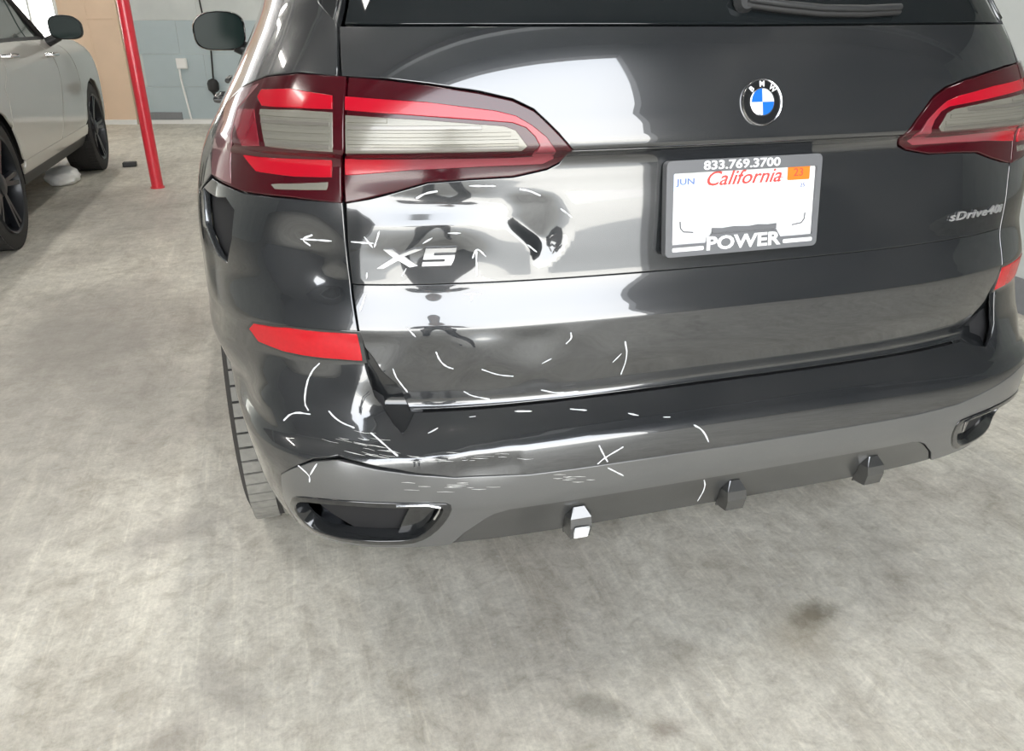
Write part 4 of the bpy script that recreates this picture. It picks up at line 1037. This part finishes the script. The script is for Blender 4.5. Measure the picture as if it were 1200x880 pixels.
strip2('roof', [(5.40, 1.66, .70, .05), (5.0, 1.72, .70, .08), (4.2, 1.73, .70, .10), (3.3, 1.66, .68, .08)], 'suvpaint')
part(box('tail', (FX-.93, 3.22, .32), (FX+.93, 3.32, 1.15), 'suvpaint', bev=.03)); part(box('rear_window', (FX-.80, 3.24, 1.15), (FX+.80, 3.30, 1.62), 'suvglass', bev=.01))
part(box('core', (FX-.6, 3.4, .27), (FX+.6, 7.3, 1.1), 'dark'))
wh2 = None
for x, y, s in ((FX+.80, RY_, 1), (FX-.80, RY_, -1), (FX+.81, FYW, 1), (FX-.81, FYW, -1)):
    o = make_wheel(None, .385, .27, .29, 10, 'tyre') if wh2 is None else copy_tree(wh2)
    wh2 = wh2 or o
    o.location = (x, y, .385); o.rotation_euler = (0, 0, 0 if s > 0 else PI); part(o)
    bm = bmesh.new(); add_lathe(bm, [(.425, s*.92), (.425, s*.58), (.02, s*.57)], 40)
    cap = [f for f in bm.faces if len(f.verts) > 10 and abs(f.calc_center_median().x-s*.92) < .02]; bmesh.ops.delete(bm, geom=cap, context='FACES')
    bmesh.ops.delete(bm, geom=[v for v in bm.verts if v.co.z < -.12], context='VERTS')
    for v in bm.verts: v.co += Vector((FX, y, .38))
    part(from_bm('arch_liner', bm, 'dark'))
for sg in (1, -1):
    o = door_mirror(sg, 'deep', 'mirror'); o.location = (FX+sg*1.06, 6.02, 1.232); o.scale = (1.05, 1, 1.05); part(o)
    for y, z in ((5.87, 1.045), (4.81, 1.072)):
        h0 = SF.P(sg*fy(y-.10, z), z, .034); h1 = SF.P(sg*fy(y+.11, z), z, .034); d = Vector((sg*.04, 0, 0))
        part(tube('door_handle', [h0-d, h0, h1, h1-d], .013, 'chrome', None, 8)); 
        part(box('handle_recess', (min(h0.x-d.x, h0.x-d.x+.003*sg), h0.y, z-.03), (max(h0.x-d.x, h0.x-d.x+.003*sg), h1.y, z+.012), 'deep'))
for o in parts:
    mw = o.matrix_basis.copy(); o.parent = far; o.matrix_basis = Matrix.Translation((-FX, -5.6, 0)) @ mw
# ------------------------------------------------------------------ the photographer, seen only in the paint
def person():
    fwd = Vector((math.sin(_yw), math.cos(_yw), 0)); rt = Vector((math.cos(_yw), -math.sin(_yw), 0))
    c0 = Vector((cam.location.x, cam.location.y, 0))-fwd*.47
    root = empty('person', tuple(c0), label='standing person in dark blue work clothes holding up a phone behind the car', cat='person')
    W_ = lambda r, f_, z: rt*r+fwd*f_+Vector((0, 0, z))
    def skin(name, nodes, edges, m, sub=2):
        me = bpy.data.meshes.new(name); me.from_pydata([tuple(W_(*n[:3])) for n in nodes], edges, [])
        o = link(name, me, m, root); sk = o.modifiers.new('skin', 'SKIN'); 
        if not me.skin_vertices: bpy.context.view_layer.update()
        lay = me.skin_vertices[0].data if me.skin_vertices else None
        if lay is None: return o
        for v, n in zip(lay, nodes): v.radius = (n[3], n[4] if len(n) > 4 else n[3])
        lay[0].use_root = True
        ss = o.modifiers.new('sub', 'SUBSURF'); ss.levels = ss.render_levels = sub
        bpy.context.view_layer.update()
        dg = bpy.context.evaluated_depsgraph_get(); m2 = bpy.data.meshes.new_from_object(o.evaluated_get(dg))
        o.modifiers.clear(); o.data = m2; m2.name = name; m2.materials.clear(); m2.materials.append(M[m])
        m2.polygons.foreach_set('use_smooth', [True]*len(m2.polygons)); return o
    nodes = [(0, 0, .95, .15, .11), (0, -.01, 1.15, .135, .10), (0, 0, 1.32, .16, .11), (0, .01, 1.42, .09, .08), (0, .02, 1.49, .05, .05)]
    ed = [(0, 1), (1, 2), (2, 3), (3, 4)]
    for sg in (-1, 1):
        b = len(nodes)
        nodes += [(sg*.10, 0, .86, .095), (sg*.115, .02, .50, .062), (sg*.12, -.01, .12, .045), (sg*.125, .10, .045, .042), (sg*.13, .17, .035, .034)]
        ed += [(0, b), (b, b+1), (b+1, b+2), (b+2, b+3), (b+3, b+4)]
        b = len(nodes)
        nodes += [(sg*.19, 0, 1.385, .062), (sg*.245, .07, 1.14, .048), (sg*.13, .32, 1.215, .034), (sg*.085, .40, 1.245, .027)]
        ed += [(3, b), (b, b+1), (b+1, b+2), (b+2, b+3)]
    skin('body', nodes, ed, 'workwear')
    # head
    bm = bmesh.new(); bmesh.ops.create_uvsphere(bm, u_segments=28, v_segments=20, radius=1)
    for v in bm.verts:
        x, y, z = v.co; k = 1-.22*max(0, -z)**1.5; nose = .020*math.exp(-((x/.16)**2+((z+.12)/.22)**2)) if y > 0 else 0
        brow = .006*math.exp(-((z-.16)/.10)**2) if y > 0 else 0
        v.co = W_(x*.076*k, .05+y*.098*(1-.10*max(0, -z))+nose+brow, 1.615+z*.118)
    from_bm('head', bm, 'skin', root, True)
    bm = bmesh.new(); bmesh.ops.create_uvsphere(bm, u_segments=24, v_segments=16, radius=1)
    for v in list(bm.verts):
        x, y, z = v.co; v.co = W_(x*.084, .035+y*.103, 1.635+z*.118)
    bmesh.ops.delete(bm, geom=[v for v in bm.verts if (v.co-W_(0, .035, 1.635)).dot(fwd) > .035 and v.co.z < 1.69 or v.co.z < 1.56], context='VERTS')
    from_bm('hair', bm, 'cable', root, True)
    for sg in (-1, 1):
        bm = bmesh.new(); bmesh.ops.create_uvsphere(bm, u_segments=10, v_segments=8, radius=.011); 
        for v in bm.verts: v.co += W_(sg*.030, .139, 1.63)
        from_bm('eye', bm, 'enamel', root, True)
        bm = bmesh.new(); bmesh.ops.create_uvsphere(bm, u_segments=10, v_segments=8, radius=1)
        for v in bm.verts: v.co = W_(sg*.078+v.co.x*.008, .035+v.co.y*.016, 1.615+v.co.z*.028)
        from_bm('ear', bm, 'skin', root, True)
        # hand: palm and five fingers round the phone end
        nd = [(sg*.085, .40, 1.245, .022, .02), (sg*.082, .435, 1.262, .026, .014)]; e = [(0, 1)]
        for i, (dz, l) in enumerate(((.030, .9), (.012, 1.0), (-.006, .95), (-.023, .75))):
            b = len(nd); nd += [(sg*.080, .452, 1.268+dz, .0085), (sg*.072, .468+.004*l, 1.270+dz, .008), (sg*(.072-.022*l), .472, 1.271+dz, .007)]
            e += [(1, b), (b, b+1), (b+1, b+2)]
        b = len(nd); nd += [(sg*.072, .430, 1.238, .010), (sg*.056, .440, 1.246, .009), (sg*.046, .446, 1.256, .008)]; e += [(1, b), (b, b+1), (b+1, b+2)]
        skin('hand', nd, e, 'skin', 1)
    ph = empty('phone', tuple(cam.location-_f*.012), label='black phone held up in both hands', cat='phone')
    rm = cam.rotation_euler.to_matrix().to_4x4()
    o = box('phone_body', (-.075, -.036, 0), (.075, .036, .008), 'cable', ph, rm, bev=.003); box('phone_screen', (-.070, -.033, .0078), (.070, .033, .0086), 'glass', ph, rm)
M['workwear'] = mat('dark_blue_workwear', (0.02, 0.03, 0.06), .85); M['skin'] = mat('skin', (0.45, 0.27, 0.19), .5)
person()
